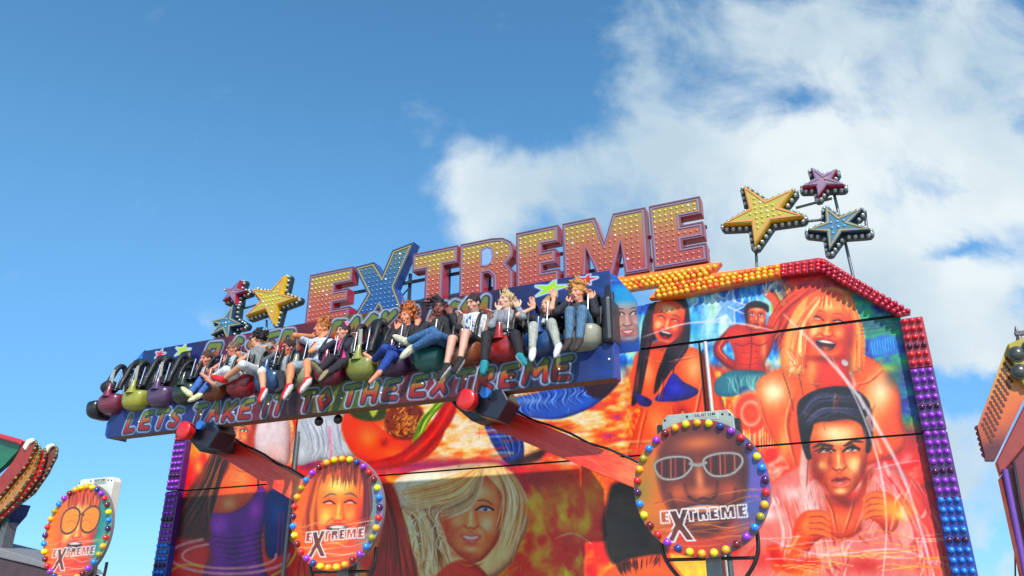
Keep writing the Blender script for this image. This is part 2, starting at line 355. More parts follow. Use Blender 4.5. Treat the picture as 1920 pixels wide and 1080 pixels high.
            s.poly(TT([(sh-0.14, my-k*0.6), (sh, my-0.012), (sh+0.14, my-k*0.6), (sh+0.05, my+0.022), (sh-0.05, my+0.022)]), (235, 220, 215) if mouth == 'smile' else (80, 15, 20), soft=h*0.008)
            G_(sh, my+0.05, 0.06, 0.012, (255, 190, 180), 0.6)
# skeleton letters in a unit box, y up
GL = {'A': [[(0, 0), (.45, 1), (.9, 0)], [(.2, .38), (.7, .38)]], 'B': [[(0, 0), (0, 1), (.55, .95), (.6, .6), (.05, .52), (.7, .42), (.65, .05), (0, 0)]],
 'C': [[(.8, .85), (.4, 1), (0, .6), (.05, .2), (.4, 0), (.8, .15)]], 'D': [[(0, 0), (0, 1), (.5, .95), (.82, .5), (.5, .05), (0, 0)]],
 'E': [[(.8, 1), (.05, .95), (0, .5), (.02, .05), (.8, 0)], [(.02, .52), (.6, .55)]], 'G': [[(.8, .85), (.4, 1), (0, .5), (.4, 0), (.8, .15), (.8, .45), (.5, .45)]],
 'H': [[(0, 0), (0, 1)], [(.75, 0), (.75, 1)], [(0, .5), (.75, .5)]], 'I': [[(.1, 0), (.1, 1)]], 'K': [[(0, 0), (0, 1)], [(.75, 1), (.05, .5), (.8, 0)]], 'L': [[(.05, 1), (0, 0), (.7, .05)]],
 'M': [[(0, 0), (.08, 1), (.45, .35), (.85, 1), (.95, 0)]], 'N': [[(0, 0), (0, 1), (.75, 0), (.75, 1)]], 'O': [[(.4, 1), (0, .55), (.35, 0), (.8, .45), (.4, 1)]],
 'P': [[(0, 0), (.05, 1), (.7, .95), (.7, .5), (.05, .45)]], 'R': [[(0, 0), (.05, 1), (.7, .95), (.7, .55), (.05, .48), (.8, 0)]], 'S': [[(.8, .9), (.35, 1), (.05, .72), (.7, .35), (.45, 0), (0, .1)]],
 'T': [[(0, .97), (.9, 1)], [(.45, 1), (.4, 0)]], 'U': [[(0, 1), (.02, .2), (.4, 0), (.75, .2), (.78, 1)]], 'X': [[(0, 1), (.8, 0)], [(.8, 1), (0, 0)]], 'Y': [[(0, 1), (.4, .5), (.8, 1)], [(.4, .5), (.4, 0)]],
 '0': [[(.4, 1), (.05, .5), (.4, 0), (.75, .5), (.4, 1)]], '2': [[(.05, .8), (.4, 1), (.75, .75), (0, 0), (.8, 0)]], '&': [[(.8, 0), (.15, .8), (.4, 1), (.6, .8), (0, .25), (.3, 0), (.8, .4)]]}
def text(cv, txt, s0, z0, h, wl, gap, slant, layers, smooth=False, wob=0.0, seed=1):
    """letters drawn on the panel in metres; layers = (width, colour, dx, dz)"""
    R = random.Random(seed); x = s0
    for ch in txt:
        if ch == ' ': x += wl*0.55; continue
        sc_w = wl*(0.3 if ch == 'I' else 1.25 if ch == 'M' else 1.0); dy = R.uniform(-wob, wob)*h
        sk = [[(x+(p[0]*sc_w)+p[1]*h*slant, z0+dy+p[1]*h) for p in st] for st in GL[ch]]
        for (w, col, dx, dz) in layers:
            for st in sk: cv.stroke([(a+dx, b+dz) for a, b in st], w, col, smooth=smooth, sp='m', soft=w*0.2+0.004)
        x += sc_w+gap
    return x
def panel_grid(S0, S1, Z0, Z1, ns, nz, d):
    s = np.linspace(S0, S1, ns); z = np.linspace(Z0, Z1, nz); S, Z = np.meshgrid(s, z); S = S.ravel(); Z = Z.ravel()
    X, Y = px(S, d, Z); return S, Z, X, Y
def grid_mesh(name, S, Z, D, cols, ns, nz, keep, m, parent, org):
    """a fine panel mesh carrying the paint; keep = per-face mask"""
    i = np.arange((ns-1)*(nz-1)); a = (i//(ns-1))*ns+i % (ns-1)
    q = np.stack([a, a+1, a+ns+1, a+ns], -1)[keep]
    used = np.unique(q); re = np.full(len(S), -1, np.int64); re[used] = np.arange(len(used)); q = re[q]
    co = np.stack([S-org[0], np.full(len(S), D)-org[1] if np.isscalar(D) else D-org[1], Z-org[2]], -1)[used]
    return raw_mesh(name, co, q, cols[used], m, parent, org)
def raw_mesh(name, co, q, cols, m, parent, org, smooth=False):
    me = bpy.data.meshes.new(name); me.vertices.add(len(co)); me.vertices.foreach_set('co', co.astype(np.float32).ravel())
    me.loops.add(q.size); me.loops.foreach_set('vertex_index', q.astype(np.int32).ravel())
    me.polygons.add(len(q)); me.polygons.foreach_set('loop_start', np.arange(0, q.size, 4, dtype=np.int32))
    me.update(calc_edges=True); me.validate()
    if smooth: me.polygons.foreach_set('use_smooth', np.ones(len(q), bool))
    if cols is not None:
        at = me.color_attributes.new('paint', 'FLOAT_COLOR', 'POINT'); lum_ = cols.mean(1, keepdims=True); c = s2l(np.clip(lum_+(cols-lum_)*SAT[0], 0, 255))*SAT[1]
        at.data.foreach_set('color', np.concatenate([c, np.ones((len(c), 1))], 1).astype(np.float32).ravel())
    me.materials.append(m); o = bpy.data.objects.new(name, me); COL.objects.link(o)
    o['_s'] = list(org)
    if parent is not None: o.parent = parent
    else: o.location = W(*org); o.rotation_euler = ROT
    return o
# ------------------------------------------------------------------ ground
g = bpy.data.meshes.new('ground'); g.from_pydata([(-900, -900, 0), (900, -900, 0), (900, 900, 0), (-900, 900, 0)], [], [(0, 1, 2, 3)])
g.materials.append(mat('concrete', (150, 146, 138), 0.9, vary=0.2, scale=1.5, bump=0.4)); go = bpy.data.objects.new('ground', g); COL.objects.link(go); go['kind'] = 'structure'  # unseen ground, kept pale so it bounces fill light up onto the shaded wall

DW = 11.4          # the painted backdrop
BX = (-6.0, DW, 0.0)
backdrop = thing('fairground_backdrop', 'tall backdrop wall airbrushed with laughing people and edged with coloured bulbs', 'ride backdrop', BX)
m_steel = mat('weathered_steel', (120, 122, 124), 0.45, 0.7, vary=0.15)
m_dark = mat('black_paint', (24, 24, 27), 0.35, vary=0.15, coat=0.2)
SEAM1, SEAM2, SEAMV = 1.6+0.3286*DW, 1.6+0.1843*DW, None
SL, SR = -1.088*DW, 0.062*DW
ns, nz = 1240, 400
S, Z, X, Y = panel_grid(SL, SR, 0.9, 1.6+0.415*DW, ns, nz, DW)
cv = Canvas(X, Y, S, Z, (150, 30, 25))
def paint_mural(cv):
    A = cv.poly; G = cv.glow; K = cv.stroke; H = cv.hair
    big = lambda x0, y0, x1, y1, col, a=1, soft=14: cv.poly([(x0, y0), (x1, y0), (x1, y1), (x0, y1)], col, a, soft, smooth=False)
    fire = lambda x, y: ramp(fbm(x/38+fbm(x/70, y/60, 3, 5)*2.4, y/30+fbm(x/50, y/70, 3, 9)*2.0, 5, 3)*1.5-0.25, [(0, (176, 14, 18)), (.25, (232, 42, 22)), (.5, (250, 92, 26)), (.72, (255, 150, 34)), (1, (255, 226, 80))])
    pastel = lambda x, y: ramp(fbm(x/44+y/90, y/17, 4, 31)*1.6-0.3, [(0, (190, 70, 110)), (.25, (240, 96, 50)), (.45, (250, 160, 90)), (.65, (250, 205, 150)), (.82, (242, 226, 216)), (1, (226, 200, 90))])
    blues = lambda x, y: ramp(fbm(x/16, y/34, 4, 41)*1.6-0.3, [(0, (24, 60, 140)), (.35, (40, 130, 205)), (.6, (120, 190, 215)), (.8, (190, 225, 225)), (1, (150, 200, 120))])
    deep = lambda x, y: ramp(fbm(x/30, y/16, 4, 51)*1.6-0.3, [(0, (30, 20, 90)), (.3, (28, 60, 150)), (.55, (20, 120, 150)), (.8, (40, 160, 120)), (1, (120, 190, 80))])
    maroon = lambda x, y: ramp(fbm(x/40, y/60, 4, 61)*1.6-0.3, [(0, (120, 14, 50)), (.4, (214, 26, 30)), (.7, (240, 62, 30)), (1, (250, 160, 60))])
    pinks = lambda x, y: ramp(fbm(x/30+y/60, y/26, 4, 71)*1.7-0.35, [(0, (120, 14, 26)), (.3, (215, 30, 30)), (.5, (235, 70, 50)), (.72, (240, 140, 120)), (1, (250, 205, 195))])
    cv.mix(np.arange(len(X)), np.ones(len(X)), fire)
    big(270, 480, 560, 1100, maroon); big(540, 640, 1200, 872, pastel, soft=4)
    big(1120, 480, 1470, 700, blues, soft=20); big(1560, 480, 1800, 850, deep, soft=20); big(1180, 690, 1440, 860, lambda x, y: ramp(fbm(x/12, y/20, 4, 81)*1.7-.35, [(0, (190, 20, 20)), (.4, (240, 80, 30)), (.6, (250, 150, 40)), (.8, (240, 220, 90)), (1, (120, 160, 150))]), soft=14)
    big(1420, 820, 1820, 1100, pinks, soft=30); big(1640, 800, 1800, 870, (190, 20, 30), .7, 30)
    # purple band above the fair haired portrait
    big(560, 862, 960, 884, (120, 40, 90), .9, 10); G(760, 880, 200, 14, (200, 70, 130), .5); G(1010, 900, 90, 40, (150, 20, 60), .8)
    G(1060, 960, 60, 60, (215, 180, 40), .7); G(1100, 930, 40, 30, (235, 150, 30), .6)
    # ---- laughing woman with long black hair
    for i in range(9): K([(1300+i*14, 572), (1308+i*14, 566), (1306+i*14, 552)], 4, (225, 240, 240), .75, taper=(1, .1))
    big(1310, 575, 1345, 650, (190, 225, 225), .6, 6); big(1350, 590, 1362, 655, (230, 245, 240), .7, 3); big(1295, 590, 1312, 640, (90, 180, 200), .7, 4)
    H([(1200, 590), (1185, 680)], [(1215, 590), (1230, 660)], 20, 4, [(220, 240, 230), (90, 180, 160), (140, 200, 120)], .5, 6, 4)
    A([(1190, 668), (1232, 640), (1265, 648), (1308, 655), (1334, 690), (1352, 742), (1358, 790), (1300, 800), (1280, 770), (1272, 800), (1268, 850), (1180, 860), (1192, 800), (1200, 768), (1186, 742)], (230, 90, 42), soft=2, edge=((123, 31, 17), 9, .85))
    G(1300, 690, 20, 30, (255, 190, 130), .8); G(1230, 790, 20, 30, (255, 170, 110), .6); G(1215, 700, 12, 26, (255, 200, 150), .6); G(1270, 780, 10, 40, (160, 40, 20), .5); G(1335, 740, 10, 30, (250, 90, 40), .6); G(1290, 790, 14, 30, (200, 60, 30), .5)
    A([(1222, 566), (1240, 545), (1268, 548), (1288, 566), (1294, 610), (1289, 655), (1262, 690), (1238, 725), (1226, 738), (1232, 700), (1244, 668), (1252, 640), (1225, 640), (1212, 690), (1200, 745), (1184, 760), (1190, 715), (1198, 660), (1207, 600)], (30, 16, 28), soft=1.6)
    H([(1215, 580), (1203, 660), (1190, 750)], [(1226, 580), (1214, 650), (1204, 720)], 26, 2.2, [(70, 40, 60), (12, 6, 14), (110, 40, 40)], .7, 2, 5)
    H([(1280, 560), (1286, 630), (1240, 710)], [(1290, 590), (1288, 650), (1262, 690)], 20, 2.2, [(80, 50, 80), (12, 6, 14)], .7, 2, 6)
    cv.face(1252, 604, 82, 14, (234, 104, 56), (255, 210, 160), (150, 34, 22), 'open', (205, 50, 48), w=.72, side=1, squint=True)
    A([(1190, 738), (1206, 742), (1222, 752), (1216, 762), (1198, 758)], (42, 38, 130), soft=1.2, edge=((18, 17, 58), 9, .85)); A([(1228, 750), (1244, 728), (1262, 700), (1282, 716), (1310, 733), (1290, 748), (1258, 753)], (44, 46, 150), soft=1.2, edge=((19, 20, 67), 9, .85))
    G(1266, 728, 14, 10, (80, 90, 190), .6); K([(1262, 700), (1268, 664), (1272, 650)], 2.5, (50, 30, 70)); K([(1190, 738), (1192, 710)], 2, (50, 30, 70))
    # ---- painted star outline and dancing man
    st = [(1365+36*(1 if k % 2 == 0 else .38)*math.sin(math.pi*k/5+.25), 575-42*(1 if k % 2 == 0 else .38)*math.cos(math.pi*k/5+.25)) for k in range(10)]
    A(st, (130, 170, 215), .75, 1, smooth=False); K(st, 2.4, (215, 220, 245), .85, smooth=False, closed=True)
    K([(1365, 575), (1440, 610), (1500, 650)], 2.2, (230, 230, 240), .8)
    big(1395, 590, 1440, 610, (90, 120, 170), .6, 8)
    A([(1404, 596), (1430, 596), (1434, 614), (1402, 614)], (170, 60, 44), soft=2)
    K([(1444, 618), (1458, 590), (1456, 566), (1440, 548)], 17, (150, 46, 34)); K([(1442, 616), (1455, 588), (1453, 566), (1439, 550)], 12, (214, 92, 56)); K([(1452, 606), (1460, 584)], 4, (250, 190, 140), .7)
    K([(1374, 620), (1346, 652), (1360, 676), (1392, 694)], 17, (96, 20, 24)); K([(1373, 620), (1347, 652), (1361, 674), (1392, 691)], 11, (168, 50, 42)); K([(1366, 626), (1348, 652), (1362, 672)], 3, (230, 140, 110), .7)
    A([(1364, 618), (1382, 608), (1404, 610), (1432, 610), (1450, 612), (1454, 628), (1446, 655), (1434, 680), (1432, 700), (1380, 698), (1378, 672), (1372, 648), (1364, 634)], (196, 54, 36), soft=2, edge=((90, 14, 16), 8, .9))
    G(1390, 632, 12, 8, (236, 100, 60), .8); G(1424, 632, 12, 8, (240, 110, 64), .8); G(1405, 668, 16, 20, (232, 84, 40), .8); G(1432, 655, 6, 26, (245, 160, 100), .8)
    K([(1408, 616), (1409, 650), (1406, 690)], 3, (120, 24, 20), .7); K([(1378, 644), (1392, 648), (1406, 643)], 2.5, (110, 20, 18), .7); K([(1410, 643), (1424, 648), (1438, 642)], 2.5, (110, 20, 18), .7)
    for q in range(3): K([(1388, 660+q*11), (1404, 662+q*11), (1422, 659+q*11)], 1.8, (130, 26, 20), .5)
    for q in range(4): K([(1436, 552), (1430+q*7, 535-(q % 2)*4)], 3, (230, 220, 220), .9)
    cv.face(1418, 594, 48, 4, (215, 92, 60), (250, 196, 150), (110, 24, 24), 'shut', (150, 40, 40), w=.74, side=-1)
    A([(1396, 592), (1398, 572), (1418, 564), (1440, 572), (1440, 586), (1428, 578), (1404, 580), (1402, 606)], (30, 12, 24), soft=1.5)
    A([(1352, 704), (1378, 694), (1434, 698), (1444, 716), (1448, 744), (1430, 760), (1412, 742), (1392, 738), (1366, 744), (1342, 738), (1340, 718)], (56, 118, 132), soft=2, edge=((16, 44, 70), 7, .9))
    H([(1350, 706), (1362, 720), (1360, 740)], [(1430, 702), (1424, 722), (1436, 750)], 46, 2.4, [(130, 190, 180), (30, 80, 100), (90, 160, 160), (200, 225, 215)], .6, 5, 8)
    K([(1395, 730), (1425, 752), (1440, 775)], 12, (40, 84, 120))
    for k, r in enumerate((44, 34, 24, 14)): 
        cv.ell(1408, 775, r*0.8, r, (235, 60, 30) if k % 2 else (205, 190, 190), .85, soft=.12); cv.ell(1408, 775, r*.8-3, r-4, (240, 90, 40), .9, soft=.12)
    for k in range(26): K([(1340+k*5, 800+random.Random(k).uniform(0, 14)), (1340+k*5, 840)], 1.8, random.Random(k+9).choice([(255, 210, 80), (200, 40, 20), (255, 240, 170)]), .7)
    # ---- big laughing woman with fair hair
    for k in range(9): K([(1450+k*10, 535), (1478+k*9, 590)], 3.2, [(190, 180, 40), (60, 100, 40)][k % 2], .8)
    H([(1440, 600), (1480, 560), (1540, 520)], [(1470, 680), (1490, 620), (1560, 540)], 70, 5, [(215, 40, 20), (120, 16, 20), (240, 90, 30), (250, 130, 50)], .7, 8, 11)
    G(1560, 530, 50, 16, (150, 16, 30), .85)
    H([(1520, 560), (1510, 530)], [(1600, 560), (1600, 520)], 30, 4, [(90, 10, 30), (200, 30, 50), (230, 80, 90)], .7, 4, 12)
    A([(1418, 722), (1440, 700), (1490, 684), (1520, 690), (1600, 664), (1650, 682), (1682, 722), (1690, 780), (1684, 850), (1500, 900), (1478, 870), (1445, 820), (1424, 770)], (234, 96, 42), soft=2.5, edge=((124, 33, 18), 9, .85))
    G(1450, 735, 30, 30, (255, 232, 190), .95); G(1650, 735, 26, 38, (255, 228, 185), .9); G(1630, 780, 20, 50, (255, 200, 140), .6); G(1500, 850, 24, 40, (226, 90, 44), .5); G(1560, 720, 30, 40, (226, 72, 30), .8); G(1470, 830, 12, 40, (255, 190, 130), .6)
    A([(1500, 636), (1520, 700), (1540, 740), (1590, 740), (1600, 690), (1604, 640)], (216, 64, 26), soft=3, edge=((120, 25, 12), 9, .85)); G(1522, 690, 12, 34, (255, 190, 120), .7); G(1585, 680, 12, 34, (150, 30, 16), .6)
    A([(1502, 566), (1530, 546), (1566, 538), (1596, 556), (1610, 596), (1616, 650), (1618, 690), (1594, 700), (1588, 660), (1592, 600), (1560, 570), (1530, 575), (1512, 600), (1506, 640), (1504, 700), (1480, 702), (1464, 680), (1470, 640), (1482, 596)], (246, 176, 104), soft=2, edge=((127, 49, 29), 9, .85))
    cv.face(1552, 610, 128, 9, (236, 110, 52), (255, 226, 165), (170, 40, 18), 'open', (205, 60, 46), w=.70, side=1, squint=True, brow=(190, 70, 40))
    H([(1530, 556), (1492, 610), (1478, 690)], [(1545, 560), (1512, 620), (1508, 700)], 60, 2.6, [(255, 220, 160), (230, 120, 60), (255, 240, 200), (200, 84, 40)], .75, 3, 13)
    H([(1585, 556), (1604, 620), (1602, 700)], [(1600, 572), (1618, 620), (1620, 690)], 34, 2.6, [(245, 130, 60), (255, 190, 110), (190, 60, 30)], .75, 3, 14)
    H([(1540, 552), (1536, 576)], [(1592, 556), (1596, 584)], 26, 3, [(220, 120, 60), (255, 200, 130), (170, 70, 30)], .75, 3, 15)
    for k in range(6): cv.ell(1490, 668+k*6, 16+k, 10, (255, 190, 130), .0)
    H([(1480, 650), (1500, 672), (1486, 700)], [(1466, 660), (1486, 690), (1476, 700)], 24, 2.4, [(255, 226, 180), (226, 100, 50)], .8, 5, 16)
    K([(1468, 700), (1480, 735), (1488, 770)], 2, (70, 30, 20), .8); K([(1498, 702), (1506, 740)], 2, (90, 40, 20), .8); K([(1655, 676), (1625, 705), (1600, 740)], 3, (220, 90, 40), .6)
    cv.ell(1584, 680, 7, 5, (205, 215, 220), .9, 40)
    A([(1630, 640), (1676, 628), (1686, 660), (1640, 668)], (40, 120, 190), .8, 2); A([(1620, 600), (1672, 596), (1678, 620), (1630, 628)], (30, 130, 110), .7, 2)
    for k in range(9): K([(1634+k*5, 642-k*1.3), (1637+k*5, 666-k*1.3)], 1.6, (90, 190, 230), .7)
    for k in range(4): K([(1612, 606+k*7), (1680, 598+k*7)], 2, (20, 80, 90), .6)
    G(1680, 705, 24, 24, (40, 80, 90), .7); G(1665, 690, 20, 8, (190, 190, 70), .7)
    # ---- man with the swept up dark hair
    A([(1440, 920), (1480, 885), (1525, 870), (1560, 930), (1600, 935), (1640, 870), (1700, 890), (1750, 960), (1790, 1100), (1380, 1100), (1410, 1000)], (222, 128, 120), soft=4, edge=((120, 42, 39), 9, .85))
    H([(1440, 920), (1470, 1000), (1450, 1090)], [(1540, 900), (1560, 1000), (1600, 1090)], 70, 5, [(250, 220, 215), (200, 60, 50), (250, 190, 180), (225, 120, 100)], .5, 10, 21)
    H([(1640, 880), (1700, 980), (1720, 1090)], [(1720, 900), (1770, 1000), (1790, 1090)], 60, 5, [(235, 60, 50), (250, 190, 180), (190, 20, 30), (245, 130, 110)], .55, 10, 22)
    A([(1530, 890), (1550, 935), (1600, 940), (1632, 880), (1640, 960), (1590, 1010), (1550, 990)], (214, 84, 50), soft=3, edge=((111, 23, 14), 9, .85)); G(1580, 975, 30, 20, (236, 130, 80), .7)
    K([(1512, 830), (1508, 900), (1530, 960)], 16, (225, 190, 180), .9, soft=5); K([(1516, 850), (1512, 920)], 3, (150, 60, 50), .7)
    A([(1516, 800), (1560, 778), (1612, 786), (1628, 830), (1624, 870), (1606, 912), (1584, 936), (1562, 932), (1536, 894), (1520, 846)], (222, 112, 62), soft=1.5, edge=((122, 39, 24), 9, .85))
    cv.face(1573, 857, 150, -2, (222, 112, 62), (255, 222, 165), (136, 36, 18), 'shut', (200, 90, 78), w=.66, side=-1, outline=False, eye=(70, 70, 60), brow=(50, 28, 24), op=.5, bd=.04)
    G(1560, 812, 30, 14, (250, 228, 180), .7)
    A([(1516, 862), (1504, 836), (1496, 790), (1496, 756), (1515, 738), (1545, 727), (1580, 724), (1612, 735), (1632, 760), (1637, 806), (1632, 846), (1622, 820), (1614, 796), (1590, 786), (1556, 790), (1534, 792), (1520, 806)], (24, 18, 30), soft=1.8)
    H([(1500, 780), (1530, 740), (1600, 742)], [(1515, 800), (1550, 775), (1622, 780)], 44, 2, [(80, 78, 110), (10, 8, 14), (120, 120, 150), (50, 40, 60)], .6, 2, 23)
    K([(1500, 770), (1540, 784), (1570, 772), (1612, 784)], 3, (96, 90, 120), .5)
    K([(1450, 1030), (1480, 1058), (1530, 1056)], 22, (215, 50, 40), .8, soft=8)
    # ---- fair haired portrait in the centre
    A([(735, 915), (760, 890), (810, 880), (880, 870), (935, 870), (965, 895), (988, 940), (990, 985), (975, 1020), (955, 1060), (900, 1090), (780, 1090), (765, 1040), (750, 980)], (250, 218, 160), soft=3, edge=((111, 52, 42), 9, .85))
    A([(813, 953), (850, 900), (890, 880), (925, 905), (943, 935), (941, 985), (928, 1022), (896, 1054), (862, 1042), (828, 1000)], (252, 156, 100), soft=2, edge=((115, 30, 17), 9, .85))
    cv.face(884, 966, 150, 3, (252, 156, 100), (255, 226, 180), (196, 80, 44), 'smile', (215, 110, 90), w=.70, side=-1, outline=False, eye=(60, 110, 180), brow=(150, 80, 50), op=.75)
    A([(740, 905), (775, 885), (830, 878), (895, 872), (900, 895), (880, 920), (850, 940), (815, 955), (780, 958), (752, 952)], (250, 240, 218), soft=3, edge=((118, 58, 50), 9, .85))
    H([(895, 874), (830, 900), (750, 915)], [(905, 880), (860, 940), (765, 958)], 90, 3, [(255, 244, 215), (224, 176, 104), (250, 222, 160), (190, 120, 60)], .6, 4, 31)
    H([(925, 872), (945, 930), (935, 1000)], [(960, 885), (985, 950), (960, 1050)], 90, 3, [(250, 226, 176), (214, 156, 84), (255, 245, 215), (170, 96, 44)], .6, 4, 32)
    H([(760, 955), (790, 990), (785, 1080)], [(812, 955), (825, 1010), (850, 1080)], 80, 3.4, [(240, 222, 180), (120, 70, 40), (210, 160, 90), (250, 240, 215)], .7, 8, 33)
    H([(900, 876), (880, 925), (790, 962)], [(912, 880), (884, 950), (842, 972)], 60, 3, [(246, 238, 214), (206, 178, 130), (236, 214, 172), (170, 124, 80)], .75, 3, 36)
    for k in range(46):
        R = random.Random(k+50); cx, cy = R.uniform(742, 840), R.uniform(955, 1080); r = R.uniform(7, 17); a0 = R.uniform(1.2, 2.6)
        K([(cx+r*math.cos(a0+q*.55), cy+r*1.3*math.sin(a0+q*.55)) for q in range(6)], 2.6, R.choice([(255, 242, 210), (236, 196, 140), (190, 120, 64), (255, 250, 232)]), .75, taper=(.2, .1))
    A([(820, 1090), (835, 1062), (865, 1050), (895, 1060), (910, 1090)], (220, 70, 30), soft=3, edge=((114, 19, 8), 9, .85))
    A([(700, 900), (738, 915), (760, 1000), (780, 1090), (690, 1090), (716, 1000)], (170, 40, 18), soft=4, edge=((88, 11, 5), 9, .85))
    H([(704, 900), (722, 990), (720, 1090)], [(738, 915), (762, 1000), (784, 1090)], 70, 3, [(200, 60, 20), (100, 16, 10), (226, 90, 40), (60, 10, 10)], .6, 4, 34)
    H([(545, 1030), (530, 1060), (525, 1095)], [(590, 1060), (600, 1075), (610, 1095)], 30, 3, [(200, 40, 10), (90, 10, 10), (240, 90, 30)], .6, 4, 35)
    # ---- woman in the purple top at the left
    A([(395, 850), (440, 838), (505, 860), (520, 900), (490, 930), (445, 962), (388, 966), (376, 920)], (226, 96, 46), soft=2.5, edge=((117, 26, 12), 9, .85)); G(450, 895, 26, 26, (245, 160, 100), .7); G(430, 945, 14, 14, (250, 200, 140), .8)
    A([(484, 917), (492, 912), (500, 928), (500, 960), (490, 1010), (494, 1060), (500, 1095), (384, 1095), (392, 1040), (388, 1000), (388, 964), (420, 963), (442, 958), (468, 940)], (130, 44, 160), soft=2, edge=((41, 13, 50), 9, .85))
    G(412, 985, 16, 20, (205, 110, 220), .7); G(478, 955, 12, 20, (205, 104, 215), .7); G(440, 1030, 20, 50, (70, 16, 100), .6)
    for k in range(16): K([(395+k*3, 1000+k*5), (440, 1004+k*5), (494, 992+k*5)], 2, [(150, 50, 150), (50, 10, 60)][k % 2], .6)
    K([(484, 917), (484, 890)], 3, (60, 20, 60))
    A([(400, 850), (420, 840), (430, 870), (405, 920), (392, 970), (392, 1010), (350, 1010), (318, 1000), (330, 960), (365, 900)], (76, 34, 18), soft=4)
    H([(405, 840), (380, 900), (322, 980)], [(428, 850), (405, 930), (392, 1010)], 90, 3.4, [(130, 70, 30), (40, 20, 12), (170, 110, 50), (30, 30, 20), (150, 30, 20)], .65, 6, 41)
    A([(404, 805), (420, 786), (460, 776), (480, 790), (486, 820), (476, 845), (440, 850), (412, 850)], (205, 84, 40), soft=3, edge=((106, 23, 11), 9, .85))
    cv.face(446, 812, 70, 6, (235, 134, 88), (250, 205, 150), (150, 50, 24), 'shut', (200, 70, 60), w=.68, side=1, brow=(90, 40, 20))
    H([(420, 784), (412, 830), (425, 855)], [(428, 782), (424, 820), (432, 850)], 26, 2.4, [(240, 110, 40), (120, 40, 20)], .7, 3, 42); H([(472, 784), (480, 820), (468, 845)], [(482, 784), (488, 830), (476, 850)], 20, 2.4, [(190, 50, 20), (120, 30, 20)], .7, 3, 43)
    A([(484, 790), (520, 780), (540, 784), (546, 830), (538, 872), (500, 860), (478, 845)], (232, 214, 214), soft=3, edge=((120, 59, 59), 9, .85)); G(515, 850, 20, 18, (235, 180, 170), .6)
    H([(540, 775), (552, 800), (545, 850)], [(556, 775), (562, 810), (556, 860)], 20, 4, [(240, 110, 30), (200, 30, 20), (250, 180, 60)], .8, 3, 44)
    A([(500, 930), (530, 915), (556, 925), (548, 980), (536, 1030), (500, 1040)], (24, 60, 130), soft=4, edge=((10, 27, 58), 9, .85)); G(520, 960, 14, 24, (40, 110, 180), .7)
    for k in range(4): K([(524+k*8, 960), (518+k*8, 1080)], 3, (190, 60, 90), .7)
    G(372, 1040, 24, 30, (235, 50, 24), .8); G(366, 880, 18, 30, (235, 90, 40), .6); G(372, 875, 8, 14, (240, 200, 80), .6)
    for (rx, ry, w) in ((112, 34, 6), (88, 24, 5)):
        K([(430+rx*math.cos(a), 1036+ry*math.sin(a)+6) for a in np.linspace(-.1, math.pi*1.35, 14)], w, (240, 180, 180), .8)
    K([(545, 1010), (556, 1030), (540, 1060), (510, 1080)], 5, (215, 195, 80), .8); K([(300, 1085), (340, 1060), (380, 1062)], 5, (215, 195, 60), .7)
    # ---- white jeans, upside down dancer, blue jeans
    A([(556, 800), (570, 784), (640, 772), (660, 790), (672, 850), (640, 862), (622, 872), (600, 862), (560, 872), (548, 850)], (206, 210, 216), soft=2, edge=((92, 94, 97), 9, .85))
    H([(560, 790), (580, 830), (566, 870)], [(650, 780), (650, 820), (664, 850)], 50, 2.4, [(240, 242, 246), (130, 134, 150), (175, 180, 196)], .6, 6, 51); K([(618, 800), (622, 870)], 5, (230, 140, 170), .7)
    A([(640, 800), (652, 770), (690, 780), (720, 806), (770, 815), (830, 806), (812, 846), (770, 870), (720, 874), (675, 860), (652, 835)], (232, 76, 28), soft=3, edge=((120, 21, 7), 9, .85))
    G(690, 820, 20, 20, (250, 140, 70), .8); G(740, 850, 26, 12, (255, 130, 60), .6); G(720, 830, 10, 10, (120, 20, 10), .6); G(775, 845, 20, 12, (150, 24, 14), .5)
    A([(655, 764), (676, 760), (720, 760), (722, 785), (690, 790), (660, 780)], (60, 70, 30), soft=3); A([(690, 758), (712, 757), (700, 782)], (205, 210, 90), .8, 2)
    A([(728, 768), (762, 752), (792, 770), (790, 806), (768, 822), (740, 820), (722, 800)], (134, 62, 22), soft=4, edge=((69, 17, 6), 9, .85))
    for k in range(110):
        R = random.Random(k+70); x0, y0 = 760+R.gauss(0, 15), 790+R.gauss(0, 14); K([(x0, y0), (x0+R.uniform(-7, 7), y0+R.uniform(-7, 7)), (x0+R.uniform(-12, 12), y0+R.uniform(-12, 12))], 2.2, R.choice([(200, 120, 50), (80, 30, 10), (226, 160, 80), (120, 60, 20)]), .75, taper=(.2, .1))
    H([(790, 830), (800, 790), (820, 752)], [(770, 830), (800, 780), (850, 740)], 40, 4, [(140, 170, 50), (200, 215, 90), (70, 100, 30)], .8, 5, 52)
    A([(840, 748), (856, 752), (848, 785), (815, 830), (770, 868), (700, 880), (690, 868), (750, 850), (800, 805)], (200, 30, 26), soft=3, edge=((104, 8, 7), 9, .85)); K([(845, 760), (812, 815), (760, 862)], 5, (240, 90, 60), .6, soft=5)
    A([(938, 752), (1000, 738), (1090, 716), (1150, 700), (1160, 716), (1120, 756), (1080, 776), (1040, 786), (990, 782), (950, 768)], (58, 98, 176), soft=2, edge=((16, 28, 70), 4, .8))
